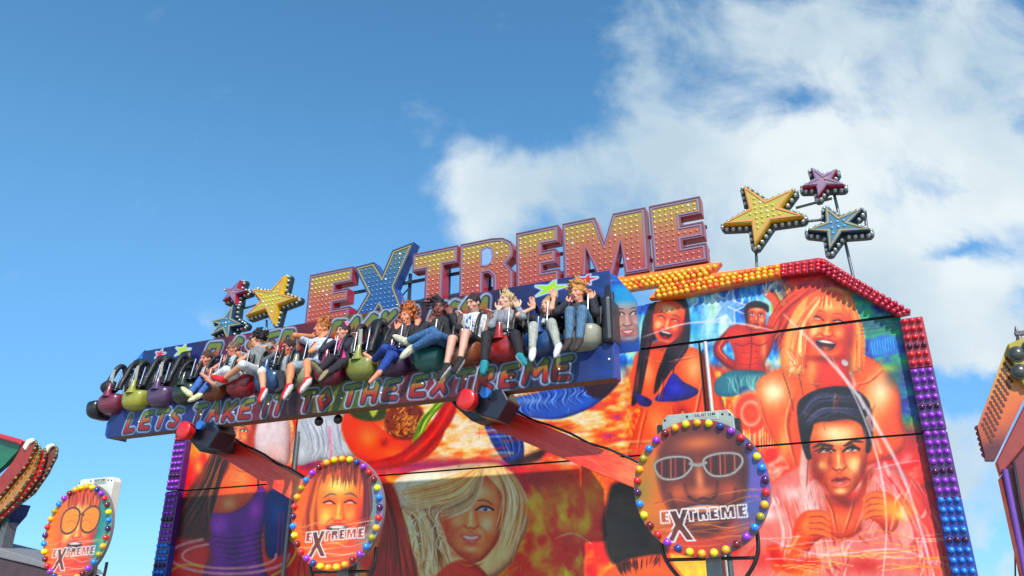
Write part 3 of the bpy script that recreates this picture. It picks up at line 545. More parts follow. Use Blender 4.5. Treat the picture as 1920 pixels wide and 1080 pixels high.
    for k in range(46):
        R = random.Random(k+600); x0 = 948+k*3.9+R.uniform(-2, 2); yc = 766-(x0-950)*.2; hh_ = 22 if 975 < x0 < 1090 else 12
        K([(x0-4, yc-hh_), (x0+R.uniform(2, 8), yc-hh_*.4), (x0+R.uniform(-7, 0), yc+hh_*.25), (x0+R.uniform(0, 9), yc+hh_*.8)], R.uniform(1.6, 3.4), [(160, 190, 238), (14, 24, 74), (96, 136, 206), (24, 40, 108)][k % 4], .62, taper=(.15, .15))
    G(1000, 752, 40, 7, (150, 180, 230), .6)
    A([(1092, 712), (1150, 690), (1160, 716), (1130, 746), (1106, 740)], (50, 20, 30), .9, 4)
    A([(906, 786), (940, 792), (976, 812), (980, 862), (952, 868), (925, 835)], (36, 64, 140), soft=2, edge=((16, 28, 63), 9, .85)); H([(912, 790), (940, 830), (956, 864)], [(960, 800), (972, 830), (974, 860)], 24, 2.4, [(100, 140, 210), (14, 24, 70)], .6, 3, 53)
    A([(955, 870), (1000, 848), (1024, 842), (1014, 860), (985, 870)], (34, 16, 30), .9, 4)
    for k in range(40):
        R = random.Random(k+300); x0, y0 = R.uniform(860, 1190), R.uniform(790, 860); K([(x0, y0), (x0+R.uniform(20, 60), y0-R.uniform(0, 6))], R.uniform(2, 5), R.choice([(235, 70, 40), (220, 190, 70), (250, 240, 220), (200, 90, 140), (90, 120, 60)]), .45, soft=4)
    # ---- dark curly hair and cheek behind the round sign
    A([(1150, 906), (1188, 908), (1212, 950), (1240, 1000), (1252, 1036), (1210, 1046), (1170, 1062), (1142, 1048), (1130, 990), (1138, 940)], (26, 18, 22), soft=5)
    for k in range(90):
        R = random.Random(k+400); x0, y0 = R.uniform(1140, 1230), R.uniform(930, 1045); K([(x0, y0), (x0+R.uniform(-9, 9), y0+R.uniform(-9, 9)), (x0+R.uniform(-14, 14), y0+R.uniform(-6, 14))], 2.4, R.choice([(44, 32, 36), (8, 6, 10), (60, 34, 28)]), .45, soft=2)
    A([(1135, 1090), (1150, 1062), (1190, 1046), (1245, 1044), (1280, 1090)], (240, 110, 60), soft=3, edge=((124, 30, 16), 9, .85)); H([(1150, 1050), (1160, 1078)], [(1240, 1040), (1230, 1062)], 26, 4, [(20, 10, 14), (60, 20, 14)], .8, 4, 61)
    A([(1255, 1040), (1300, 1044), (1340, 1050), (1330, 1090), (1290, 1090)], (235, 205, 90), .9, 4)
    # ---- contours and lights that model the painted bodies
    dk = (150, 44, 22)
    for (pts, w, al) in (([(1490, 745), (1478, 800), (1494, 872)], 6, .75), ([(1500, 706), (1522, 720), (1548, 722)], 4, .6), ([(1656, 694), (1630, 716), (1604, 722)], 4, .6), ([(1572, 738), (1568, 770)], 6, .5), ([(1640, 760), (1628, 800), (1634, 850)], 6, .7), ([(1424, 745), (1436, 790), (1460, 840)], 3, .5),
                         ([(1214, 670), (1232, 679), (1246, 680)], 3, .7), ([(1256, 680), (1280, 674), (1304, 670)], 3, .7), ([(1245, 712), (1242, 735), (1238, 752)], 4, .7), ([(1318, 716), (1310, 760), (1302, 796)], 4, .8), ([(1200, 690), (1194, 735)], 3, .6), ([(1236, 796), (1235, 803)], 4, .9), ([(1214, 770), (1206, 800), (1196, 850)], 4, .6), ([(1262, 766), (1266, 810), (1262, 850)], 4, .6), ([(1226, 640), (1238, 655), (1250, 652)], 4, .6),
                         ([(1530, 900), (1514, 950), (1540, 1000)], 5, .7), ([(1634, 890), (1626, 950), (1606, 1000)], 5, .7), ([(1548, 930), (1562, 960), (1570, 1000)], 4, .7), ([(1604, 930), (1596, 965), (1584, 1000)], 4, .7), ([(430, 872), (455, 884), (480, 880)], 3, .6), ([(860, 1050), (880, 1064), (906, 1056)], 5, .6)):
        K(pts, w, dk, al, soft=w*.8, taper=(.1, .1)); K([(x-w*.9, y-w*.5) for x, y in pts], w*.6, (255, 214, 160), al*.7, soft=w*.6, taper=(.1, .1))
    for (pts, c_) in (([(1532, 900), (1504, 925), (1500, 975), (1536, 1010), (1552, 960)], (236, 190, 184)), ([(1636, 892), (1668, 915), (1672, 930), (1640, 1010), (1614, 980)], (240, 170, 160))):
        A(pts, c_, .75, 2, edge=((170, 50, 44), 7, .9)); 
    H([(1506, 930), (1516, 970), (1536, 1004)], [(1530, 905), (1536, 950), (1548, 990)], 22, 2, [(255, 240, 235), (176, 60, 54), (220, 140, 130)], .8, 3, 77); H([(1640, 900), (1640, 950), (1622, 1000)], [(1668, 918), (1662, 950), (1640, 1005)], 22, 2, [(255, 235, 230), (176, 50, 44), (230, 130, 120)], .8, 3, 78)
    for (hx, hy, sg) in ((1520, 985, 1), (1655, 950, -1)):
        A([(hx-26*sg, hy+40), (hx-32*sg, hy+5), (hx-14*sg, hy-24), (hx+20*sg, hy-28), (hx+34*sg, hy-12), (hx+32*sg, hy+14), (hx+6*sg, hy+34), (hx-6*sg, hy+50)], (226, 74, 34), soft=2, edge=((122, 24, 12), 9, .85)); G(hx, hy, 22, 20, (255, 180, 110), .7)
        for k in range(4): K([(hx-4*sg, hy-20+k*11), (hx+18*sg, hy-22+k*12), (hx+33*sg, hy-13+k*11)], 9.5, (240, 118, 66)); K([(hx-2*sg, hy-15+k*11), (hx+20*sg, hy-17+k*12), (hx+32*sg, hy-8+k*11)], 2, (130, 26, 14), .8)
    K([(1500, 1010), (1484, 1040), (1460, 1060)], 26, (232, 96, 54), .95, soft=4); K([(1496, 1006), (1478, 1036)], 6, (255, 190, 130), .7)
    K([(1452, 1040), (1476, 1066), (1500, 1070)], 14, (205, 40, 34), .9, soft=4)
    for k in range(26):   # licking flames
        R = random.Random(k+700); x0 = R.uniform(985, 1115); y0 = R.uniform(950, 1085); s_ = R.uniform(8, 22)
        A([(x0, y0), (x0-s_*.5, y0-s_), (x0+s_*.2, y0-s_*1.7), (x0+s_*.1, y0-s_*2.9), (x0+s_*.8, y0-s_*1.5), (x0+s_*.6, y0-s_*.4)], R.choice([(255, 190, 40), (255, 120, 20), (250, 220, 90), (214, 30, 12)]), .55, s_*.25)
    for k in range(60):   # drips and small scrapes in the old paint
        R = random.Random(k+4000); x0, y0 = R.uniform(300, 1760), R.uniform(600, 1080); K([(x0, y0), (x0+R.uniform(-2, 2), y0+R.uniform(4, 22))], R.uniform(.8, 1.6), R.choice([(80, 50, 40), (230, 220, 205), (60, 40, 36)]), .35)
    for (x, y, rx, ry, c_, al) in ((1556, 866, 7, 16, (150, 40, 20), .7), (1619, 880, 9, 26, (130, 34, 18), .75), (1536, 892, 9, 18, (140, 40, 20), .65), (1583, 940, 22, 9, (110, 26, 16), .8), (1534, 856, 9, 9, (170, 70, 40), .6), (1603, 866, 12, 10, (255, 206, 140), .6), (1540, 872, 7, 8, (255, 200, 130), .6), (1574, 826, 26, 9, (255, 236, 190), .6),
                                 (1576, 920, 10, 5, (255, 196, 140), .7), (1440, 965, 20, 14, (255, 236, 230), .8), (1485, 925, 22, 14, (255, 226, 220), .7), (1565, 1035, 26, 14, (255, 206, 200), .7), (1700, 1000, 20, 34, (255, 200, 190), .6), (1740, 940, 16, 30, (190, 30, 40), .7), (1430, 1050, 34, 20, (190, 40, 40), .6), (1620, 1060, 40, 16, (170, 24, 24), .7), (1500, 1075, 40, 12, (240, 150, 60), .6),
                                 (1440, 925, 30, 12, (205, 130, 130), .6), (1550, 660, 22, 14, (240, 150, 90), .5), (1515, 612, 6, 20, (180, 60, 30), .6), (1595, 640, 8, 26, (160, 40, 20), .7), (1545, 672, 40, 8, (120, 24, 12), .7), (1230, 648, 18, 8, (120, 26, 16), .7)):
        G(x, y, rx, ry, c_, al)
    K([(1524, 840), (1540, 833), (1560, 838)], 6, (56, 22, 18), .9, soft=2, taper=(.3, .6)); K([(1584, 836), (1600, 827), (1618, 829)], 6, (56, 22, 18), .9, soft=2, taper=(.6, .3))
    K([(1528, 846), (1544, 841), (1558, 848)], 2.6, (24, 8, 8), .95); K([(1582, 844), (1594, 837), (1612, 841)], 2.6, (24, 8, 8), .95)
    K([(1560, 902), (1570, 897), (1576, 900), (1584, 896), (1594, 900)], 3.5, (130, 30, 26), .9); K([(1564, 909), (1578, 912), (1590, 907)], 4, (236, 130, 112), .8)
    K([(1622, 790), (1628, 815), (1627, 846)], 8, (22, 14, 22), .95); K([(1521, 800), (1514, 830), (1518, 858)], 8, (22, 14, 22), .95)
    for k in range(34):
        R = random.Random(k+5200); x0, y0 = R.choice([(R.uniform(1420, 1500), R.uniform(900, 1060)), (R.uniform(1660, 1760), R.uniform(900, 1060)), (R.uniform(1540, 1620), R.uniform(1000, 1070))]); L_ = R.uniform(18, 46); an = R.uniform(.6, 2.2)
        K([(x0, y0), (x0+L_*.5*math.cos(an)+R.uniform(-5, 5), y0+L_*.5*math.sin(an)), (x0+L_*math.cos(an), y0+L_*math.sin(an))], R.uniform(2, 6), R.choice([(255, 232, 226), (150, 30, 34), (246, 180, 170), (196, 60, 56)]), .6, soft=3, taper=(.1, .1))
    # a hard working contrast, as sprayed
    cv.c = 255*np.clip((cv.c/255-.5)*1.16+.485, 0, 1)
    # ---- sparks and white light trails
    for (pts, w, a) in (([(1470, 590), (1540, 660), (1600, 730), (1650, 810), (1700, 910), (1752, 1085)], 7, .8), ([(1560, 670), (1610, 760), (1648, 870), (1662, 980), (1655, 1085)], 4, .7), ([(1205, 632), (1290, 606), (1380, 606), (1450, 620)], 3.5, .75),
                       ([(1040, 1010), (1075, 1000), (1110, 1020)], 3, .6), ([(1440, 1010), (1540, 1040), (1680, 1030), (1760, 1060)], 3, .7), ([(1640, 880), (1680, 870), (1730, 862)], 3, .5)):
        K(pts, w, (236, 226, 232), a, soft=w*.6, taper=(.3, .5))
    for k in range(50):
        R = random.Random(k+500); x0 = R.uniform(1420, 1740); y0 = R.uniform(1000, 1070); K([(x0, y0), (x0+R.uniform(20, 50), y0+R.uniform(-10, 6)), (x0+R.uniform(60, 90), y0+R.uniform(-12, 14))], 2, R.choice([(250, 180, 60), (250, 120, 40), (245, 215, 120), (250, 220, 215)]), .6)
    G(1680, 955, 34, 22, (250, 170, 50), .8); G(1690, 965, 14, 10, (255, 225, 120), .8)
    for k in range(7): K([(1595+k*16, 700+k*42), (1603+k*16, 722+k*42)], 7, (235, 215, 215), .55, soft=3)
    # airbrush grain
    cv.c *= (1+.22*(fbm(cv.sp['px'][0]/9, cv.sp['px'][1]/16, 4, 91)-.5))[:, None]
    cv.c += (fbm(cv.sp['px'][0]/3.2, cv.sp['px'][1]/3.2, 3, 90)-.5)[:, None]*16
paint_mural(cv)
# keep only the faces inside the border's outline
TOPIN = [(1195, 530), (1290, 540), (1420, 518), (1465, 510), (1540, 498), (1690, 584)]
ti = PX(TOPIN, DW)
cen_s = (S.reshape(nz, ns)[:-1, :-1]+S.reshape(nz, ns)[1:, 1:]).ravel()/2; cen_z = (Z.reshape(nz, ns)[:-1, :-1]+Z.reshape(nz, ns)[1:, 1:]).ravel()/2
wid = SR-SL; prof_s = [SL, SL+0.75, SL+1.9, SL+3.1, ti[0][0], ti[2][0], ti[3][0], ti[4][0], SR]
ztop = 1.6+0.405*DW; zsh = 1.6+0.332*DW
prof_z = [zsh, zsh+0.35, ztop, ztop, 1.6+0.392*DW, ti[2][1], ti[3][1], ti[4][1], zsh]
zlim = np.interp(cen_s, prof_s, prof_z)
inside = cen_z < zlim
mp = paintmat('airbrushed_mural', .42, .10, .16)
seamh = 0.016
rows = [(-9, SEAM2-seamh), (SEAM2+seamh, SEAM1-seamh), (SEAM1+seamh, 99)]
sv = un(1316, 700, DW)[0]; sv2 = un(556, 800, DW)[0]
for k, (a, b) in enumerate(rows):
    spl = [(-99, sv2-.012), (sv2+.012, sv-.012), (sv+.012, 99)] if k == 1 else [(-99, 99)]
    for (l, r) in spl:
        grid_mesh('mural_panel', S, Z, DW, cv.c, ns, nz, inside & (cen_z > a) & (cen_z < b) & (cen_s > l) & (cen_s < r), mp, backdrop, BX)
# backing and frame behind the panels
back = [(SL-.02, 0.05), (SR+.02, 0.05)]+[(a, b) for a, b in zip(prof_s[::-1], prof_z[::-1])]
MB().prism(back, DW+.03, DW+.16).build('backing', mat('dark_backing', (30, 22, 22), 0.7), backdrop)
b = MB()
b.tube([un(1322, 640, DW-.1)[0:1]+(DW-.1, SEAM1-.05), (un(1322, 640, DW-.1)[0], DW-.1, 1.0)], .03, 10)
b.build('pole', mat('bright_pole', (200, 195, 190), 0.35, 0.3), backdrop)
b = MB(); b.tube([(un(560, 800, DW-.1)[0], DW-.1, 4.6), (un(560, 800, DW-.1)[0], DW-.1, 1.0)], .035, 10); b.build('pole', m_steel, backdrop)

# ---- bulb borders
m_or = mat('orange_tray', (236, 118, 24), 0.4, coat=.3); m_rd = mat('crimson_tray', (150, 20, 40), 0.4, coat=.3); m_pu = mat('purple_tray', (74, 20, 100), 0.4, coat=.3); m_bl = mat('blue_tray', (20, 50, 140), 0.4, coat=.3)
def bulbmat(n, rgb, dull=False): return mat(n, rgb, 0.22 if not dull else .5, 0.0, 0.7, vary=.12, scale=30)
B_OR = bulbmat('amber_bulb', (255, 170, 30)); B_O2 = bulbmat('deep_orange_bulb', (250, 96, 30)); B_RD = bulbmat('red_bulb', (214, 24, 40)); B_CR = bulbmat('crimson_bulb', (176, 16, 50)); B_PU = bulbmat('violet_bulb', (150, 50, 205)); B_BL = bulbmat('blue_bulb', (20, 130, 225))
B_WH = bulbmat('clear_bulb', (225, 225, 215)); B_YE = bulbmat('yellow_bulb', (235, 220, 20)); B_DK = bulbmat('burnt_out_bulb', (60, 10, 50), True)
def bulb_mesh(name, r, m, h=1.15, n=10, base=.02):
    b = MB(); b.dome((0, 0, 0), r, (0, -1, 0), h, n, 5, 0, base); me = b.build(name, m, None, (0, 0, 0), link=False).data; return me
me_bulb = bulb_mesh('bulb', .046, B_OR)
TF = .14
def tray(name, poly_px, m, dd=TF, z=None):
    p = PX(poly_px, DW-dd/2)
    return MB().prism(p, DW-dd, DW+.02).build(name, m, backdrop, bevel=.012)
orange_poly = [(1100, 534), (1169, 520), (1332, 496), (1354, 494), (1337, 515), (1420, 504), (1463, 497), (1465, 521), (1420, 530), (1278, 558), (1218, 562), (1241, 536), (1195, 543), (1100, 560)]
red_poly = [(1463, 497), (1535, 486), (1548, 488), (1708, 588), (1682, 594), (1543, 512), (1465, 521)]
t_or = tray('light_strip', orange_poly, m_or); t_rd = tray('light_strip', red_poly, m_rd)
cand = []   # (strip, loc, material)
def rowpts(pa, pb, n, strip, m, dull=None, seed=0, d=DW-TF):
    R = random.Random(seed); a = un(*pa, d); b_ = un(*pb, d)
    for i in range(n):
        t = i/(n-1); cand.append([strip, (a[0]+(b_[0]-a[0])*t, d, a[1]+(b_[1]-a[1])*t), R.choice(dull) if (dull and R.random() < .13) else m])
# upper arm of the zigzag, then the lower arm
for k in range(3): rowpts((1108+k*0, 539+k*8), (1340-k*8, 501+k*6.6), 21, t_or, B_OR, [B_O2], k)
for k in range(3): rowpts((1228+k*6+(8 if k == 0 else 0), 556-k*8.5), (1457, 515-k*7.0), 21, t_or, B_OR, [B_O2], 5+k)
for k in range(3): rowpts((1469, 514-k*7), (1534, 505-k*7), 6, t_rd, B_RD, [B_CR], 9+k)
for k in range(3): rowpts((1544-k*0, 508-k*8), (1686+k*8, 590-k*3.2), 15, t_rd, B_CR, [B_RD], 12+k)
# right hand column: red, violet, blue
d = DW-TF
def column(x_in_top, y_top, x_in_bot, y_bot, width_top, width_bot, segs, strips, ncol=3, pitch=.118, flip=1):
    pt = un(x_in_top, y_top, d); pb = un(x_in_bot, y_bot, d); n = int((pt[1]-pb[1])/pitch)
    for i in range(n):
        z = pt[1]-(i+.5)*pitch; s_ = pt[0]
        k = [j for j, (z0, z1) in enumerate(segs) if z1 <= z < z0]
        if not k: continue
        for c in range(ncol):
            m = strips[k[0]][1]; 
            if i % 7 == 3: m = B_DK
            cand.append([strips[k[0]][0], (s_+.02+flip*(.055+c*.0875), d, z), m])
zr0 = un(1695, 597, d)[1]; zA = un(1722, 690, d)[1]; zB = SEAM2; zC = un(1775, 935, d)[1]
s_in = un(1683, 597, d)[0]+.02; s_out = s_in+.285
def vstrip(s0, s1, z0, z1, m): return MB().prism([(s0, z0), (s1, z0), (s1, z1), (s0, z1)], DW-TF, DW+.02).build('light_strip', m, backdrop, bevel=.012)
t1 = vstrip(s_in, s_out, zA+.002, zr0, m_rd); t2 = vstrip(s_in, s_out, zB+.012, zA-.002, m_pu); t3 = vstrip(s_in, s_out, zC+.002, zB-.012, m_pu); t4 = vstrip(s_in, s_out, .25, zC-.002, m_bl)
column(1683, 597, 1775, 1130, 0, 0, [(zr0, zA), (zA, zB), (zB, zC), (zC, 0)], [(t1, B_RD), (t2, B_PU), (t3, B_PU), (t4, B_BL)])
# left hand column
zl0 = 1.6+.318*DW; sl_out = un(286, 1080, d)[0]-.02; sl_in = un(309, 1080, d)[0]; zD = un(305, 1022, d)[1]
u1 = vstrip(sl_out, sl_in, zl0-.55, zl0, m_rd); u2 = vstrip(sl_out, sl_in, SEAM2+.012, zl0-.554, m_pu); u3 = vstrip(sl_out, sl_in, zD+.002, SEAM2-.012, m_pu); u4 = vstrip(sl_out, sl_in, .25, zD-.002, m_bl)
pt = zl0
i = 0
while zl0-(i+.5)*.118 > 1.3:
    z = zl0-(i+.5)*.118; st, m = (u1, B_CR) if z > zl0-.55 else (u2, B_PU) if z > SEAM2 else (u3, B_PU) if z > zD else (u4, B_BL)
    for c in range(3): cand.append([st, (sl_out+.07+c*(sl_in-sl_out-.14)/2, d, z), B_DK if i % 7 == 3 else m])
    i += 1
def dist(c): return math.hypot(c[1][0], c[1][1])+(100 if px(*c[1])[1] > 1085 else 0)
cand.sort(key=dist)
for q, c in enumerate(cand[:100]): inst(me_bulb, 'bulb', c[0], c[1], c[2], .84*random.Random(q).uniform(.93, 1.05))
rest = MB(); mats_ = []
for c in cand[100:]:
    if c[2] not in mats_: mats_.append(c[2])
    rest.dome(c[1], (.043 if c[1][2] > 5.3 else .037)*random.Random(c[1][2]*99).uniform(.92, 1.06), (random.Random(c[1][0]).uniform(-.12, .12), -1, random.Random(c[1][2]).uniform(-.15, .1)), 1.15, 8, 4, mats_.index(c[2]), .02)
tag(rest.build('border_bulbs', mats_, backdrop), 'coloured bulbs along the far edges of the backdrop', kind='stuff')

# ------------------------------------------------------------------ EXTREME sign on top
def gradmat(name, stops, z0, z1):
    m = bpy.data.materials.new(name); m.use_nodes = True; t = m.node_tree; b_ = t.nodes['Principled BSDF']
    co = t.nodes.new('ShaderNodeTexCoord'); sp_ = t.nodes.new('ShaderNodeSeparateXYZ'); t.links.new(co.outputs['Object'], sp_.inputs[0])
    mr_ = t.nodes.new('ShaderNodeMapRange'); mr_.inputs[1].default_value = z0; mr_.inputs[2].default_value = z1; 
    n1 = t.nodes.new('ShaderNodeTexNoise'); n1.inputs['Scale'].default_value = 3; n1.inputs['Detail'].default_value = 5; t.links.new(co.outputs['Object'], n1.inputs['Vector'])
    ad = t.nodes.new('ShaderNodeMath'); ad.operation = 'MULTIPLY_ADD'; ad.inputs[1].default_value = .5; t.links.new(n1.outputs['Fac'], ad.inputs[0]); t.links.new(sp_.outputs[2], ad.inputs[2])
    t.links.new(ad.outputs[0], mr_.inputs[0])
    cr = t.nodes.new('ShaderNodeValToRGB'); t.links.new(mr_.outputs[0], cr.inputs[0])
    for k, (p, c) in enumerate(stops):
        e = cr.color_ramp.elements[k] if k < 2 else cr.color_ramp.elements.new(p); e.position = p; e.color = (*s2l(c), 1)
    t.links.new(cr.outputs[0], b_.inputs['Base Color']); b_.inputs['Roughness'].default_value = .45; b_.inputs['Coat Weight'].default_value = .2
    return m
DS = DW-.05
SG = (-5.5, DS, 1.6+.44*DW)
sign = thing('lettered_sign', 'large capital letters EXTREME studded with small yellow bulbs above the backdrop', 'sign', SG)
zb, zt = 1.6+(2.0385-1.6)*DS, 1.6+(2.139-1.6)*DS; Hh = zt-zb
g_or = gradmat('letter_face', [(0, (150, 48, 50)), (1, (146, 122, 56)), (.58, (154, 80, 58))], .25, 1.25)
g_bl = gradmat('letter_face_blue', [(0, (24, 66, 130)), (1, (84, 100, 84)), (.55, (40, 80, 120))], .25, 1.5)
m_side = mat('letter_side_red', (170, 34, 52), .4, coat=.3); m_sideb = mat('letter_side_blue', (20, 70, 150), .4, coat=.3); m_sidem = mat('letter_side_maroon', (120, 30, 50), .4, coat=.3)
m_lav = mat('lavender_trim', (126, 104, 134), .45); m_gold = mat('gold_trim', (150, 134, 86), .4); m_lbr = mat('letter_rim', (104, 66, 84), .45); m_lbb = mat('letter_rim_blue', (50, 70, 110), .45)
UE = [(0, 0), (0, 1), (1, 1), (1, .72), (.62, .72), (.62, .615), (.93, .615), (.93, .385), (.62, .385), (.62, .28), (1, .28), (1, 0)]
UE2 = [(0, 0), (0, 1), (.97, 1), (.97, .73), (.58, .73), (.58, .60), (.98, .60), (.98, .37), (.58, .37), (.58, .27), (1, .27), (1, 0)]
UT = [(.3, 0), (.3, .68), (0, .68), (0, 1), (1, 1), (1, .70), (.7, .70), (.7, 0)]
UM = [(0, 0), (0, 1), (.40, 1), (.5, .55), (.62, 1), (1, 1), (1, 0), (.72, 0), (.69, .52), (.58, 0), (.42, 0), (.28, .52), (.27, 0)]
UX_ = [(-.05, -.12), (.28, .44), (0, .98), (.36, 1.0), (.52, .74), (.68, 1.15), (1.06, 1.22), (.76, .48), (1.04, -.2), (.66, -.16), (.5, .16), (.32, -.12)]
URo = [(0, 0), (0, 1), (.6, 1), (.8, .97), (.95, .88), (1, .75), (.98, .62), (.88, .52), (1, .38), (1, 0), (.64, 0), (.62, .34), (.54, .42), (.45, .42), (.45, 0)]
URi = [(.42, .58), (.42, .82), (.50, .85), (.58, .82), (.60, .70), (.58, .60), (.5, .56)]
def inset(poly, w):
    n = len(poly); A = sum(poly[i][0]*poly[(i+1) % n][1]-poly[(i+1) % n][0]*poly[i][1] for i in range(n))
    if A < 0: poly = poly[::-1]
    out = []
    for i in range(n):
        p0, p1, p2 = Vector(poly[i-1]), Vector(poly[i]), Vector(poly[(i+1) % n])
        e1 = (p1-p0).normalized(); e2 = (p2-p1).normalized(); n1 = Vector((-e1.y, e1.x)); n2 = Vector((-e2.y, e2.x)); k = n1+n2
        k = k/max(.35, k.dot(n1)) if k.length > 1e-6 else n1
        out.append(tuple(p1+k*w))
    return out
def ring(b_, po, pi_, d0, d1, mi):
    n = len(po)
    vs = [(p[0], d0, p[1]) for p in po]+[(p[0], d0, p[1]) for p in pi_]+[(p[0], d1, p[1]) for p in po]+[(p[0], d1, p[1]) for p in pi_]
    fs = []
    for i in range(n):
        j = (i+1) % n; fs += [(i, j, n+j, n+i), (2*n+i, 2*n+j, j, i), (n+i, n+j, 3*n+j, 3*n+i)]
    b_.add(vs, fs, mi)
def pinp(x, z, poly):
    r = False; n = len(poly)
    for i in range(n):
        (x0, y0), (x1, y1) = poly[i], poly[(i+1) % n]
        if (y0 > z) != (y1 > z) and x < (x1-x0)*(z-y0)/(y1-y0)+x0: r = not r
    return r
def edist(x, z, poly):
    m_ = 9
    for i in range(len(poly)):
        a = Vector(poly[i-1]); b_ = Vector(poly[i]); e = b_-a; t = max(0, min(1, (Vector((x, z))-a).dot(e)/e.length_squared)); m_ = min(m_, (a+e*t-Vector((x, z))).length)
    return m_
me_cap = bulb_mesh('bulb', .021, B_YE, 1.0, 8, 0)
B_Y2 = bulbmat('letter_bulb_yellow', (214, 196, 70)); B_Y3 = bulbmat('letter_bulb_orange', (196, 124, 76)); B_Y4 = bulbmat('letter_bulb_blue', (70, 126, 170)); B_Y5 = bulbmat('letter_bulb_white', (245, 245, 240))
LET = [('E', UE, 589, 669, 0), ('X', UX_, 672, 775, 1), ('T', UT, 781, 864, 0), ('R', URo, 869, 968, 0), ('E', UE, 973, 1051, 0), ('M', UM, 1059, 1213, 0), ('E', UE2, 1220, 1318, 0)]
nind = 0
for li, (ch, up, x0, x1, blue) in enumerate(LET[::-1]):
    ytop = lambda x: np.interp(x, [590, 1315], [515, 375])
    s0 = un(x0, ytop(x0), DS)[0]; s1 = un(x1, ytop(x1), DS)[0]; w_ = s1-s0
    poly = [(s0+a*w_, zb+c*Hh) for a, c in up]; hole = [(s0+a*w_, zb+c*Hh) for a, c in URi] if ch == 'R' else None
    if sum(poly[i][0]*poly[(i+1) % len(poly)][1]-poly[(i+1) % len(poly)][0]*poly[i][1] for i in range(len(poly))) < 0: poly = poly[::-1]
    dF = DS-.11
    L = MB()
    ms = [g_bl, m_sideb] if blue else [g_or, m_side]
    L.prism(poly, dF, DS+.10, 0, side=1)
    body = L.build('letter', ms, sign)
    if not blue: body['label'] = 'letter %s with brick red face, lavender line and red sides' % ch
    else: body['label'] = 'taller blue letter X with gold line'
    T_ = MB(); i1 = inset(poly, .035); i2 = inset(poly, .06); ring(T_, i1, i2, dF-.012, dF+.003, 0); T_.build('trim', m_gold if blue else m_lav, body)
    T_ = MB(); ring(T_, inset(poly, -.002), inset(poly, .018), dF-.010, dF+.004, 0); T_.build('rim', m_lbb if blue else m_lbr, body)
    if hole:
        T_ = MB(); ring(T_, inset(hole, -.03), inset(hole, -.006), dF-.012, dF+.003, 0); T_.build('trim', m_lav, body)
        T_ = MB(); T_.prism(hole, dF-.004, dF+.02); T_.build('letter_eye', mat('pale_eye', (120, 150, 190), .5), body)
    sp_ = .094; rest = MB(); k = 0
    zz = zb+.075
    rows_ = int(Hh*1.5/sp_)
    for r_ in range(-3, rows_):
        for c_ in range(-2, int(w_*1.2/sp_)+2):
            x_, z_ = s0+.075+c_*sp_, zb+.08+r_*sp_
            if not pinp(x_, z_, poly) or edist(x_, z_, poly) < .073: continue
            if hole and (pinp(x_, z_, hole) or edist(x_, z_, hole) < .045): continue
            t = (z_-zb)/Hh; rr = random.Random(li*1000+k*7+1).random()
            mi = 2 if blue else (0 if t > .62+rr*.1 else 1)
            if rr > .975: mi = 3
            if nind < 100: inst(me_cap, 'bulb', body, (x_, dF, z_), [B_Y2, B_Y3, B_Y4, B_Y5][mi]); nind += 1
            else: rest.dome((x_, dF, z_), .021, (0, -1, 0), 1.0, 7, 3, mi)
            k += 1
    if rest.v: tag(rest.build('letter_bulbs', [B_Y2, B_Y3, B_Y4, B_Y5], body), kind='stuff')
fr = MB()
sa, sb = un(600, 520, DS)[0], un(1318, 380, DS)[0]
for zz in (zb+.25*Hh, zb+.62*Hh): fr.box(sa, sb, DS+.12, DS+.17, zz-.025, zz+.025)
for k in range(9):
    x_ = sa+(sb-sa)*(k+.35)/9; fr.box(x_-.025, x_+.025, DS+.18, DS+.23, zb-.9, zb+Hh*.8)
for k in range(8):
    x_ = sa+(sb-sa)*(k+.35)/9; x2 = sa+(sb-sa)*(k+1.35)/9; fr.tube([(x_, DS+.25, zb-.1), (x2, DS+.25, zb+Hh*.6)], .014, 6)
fr.build('support_frame', mat('dark_steel', (50, 60, 80), .5, .4), sign)

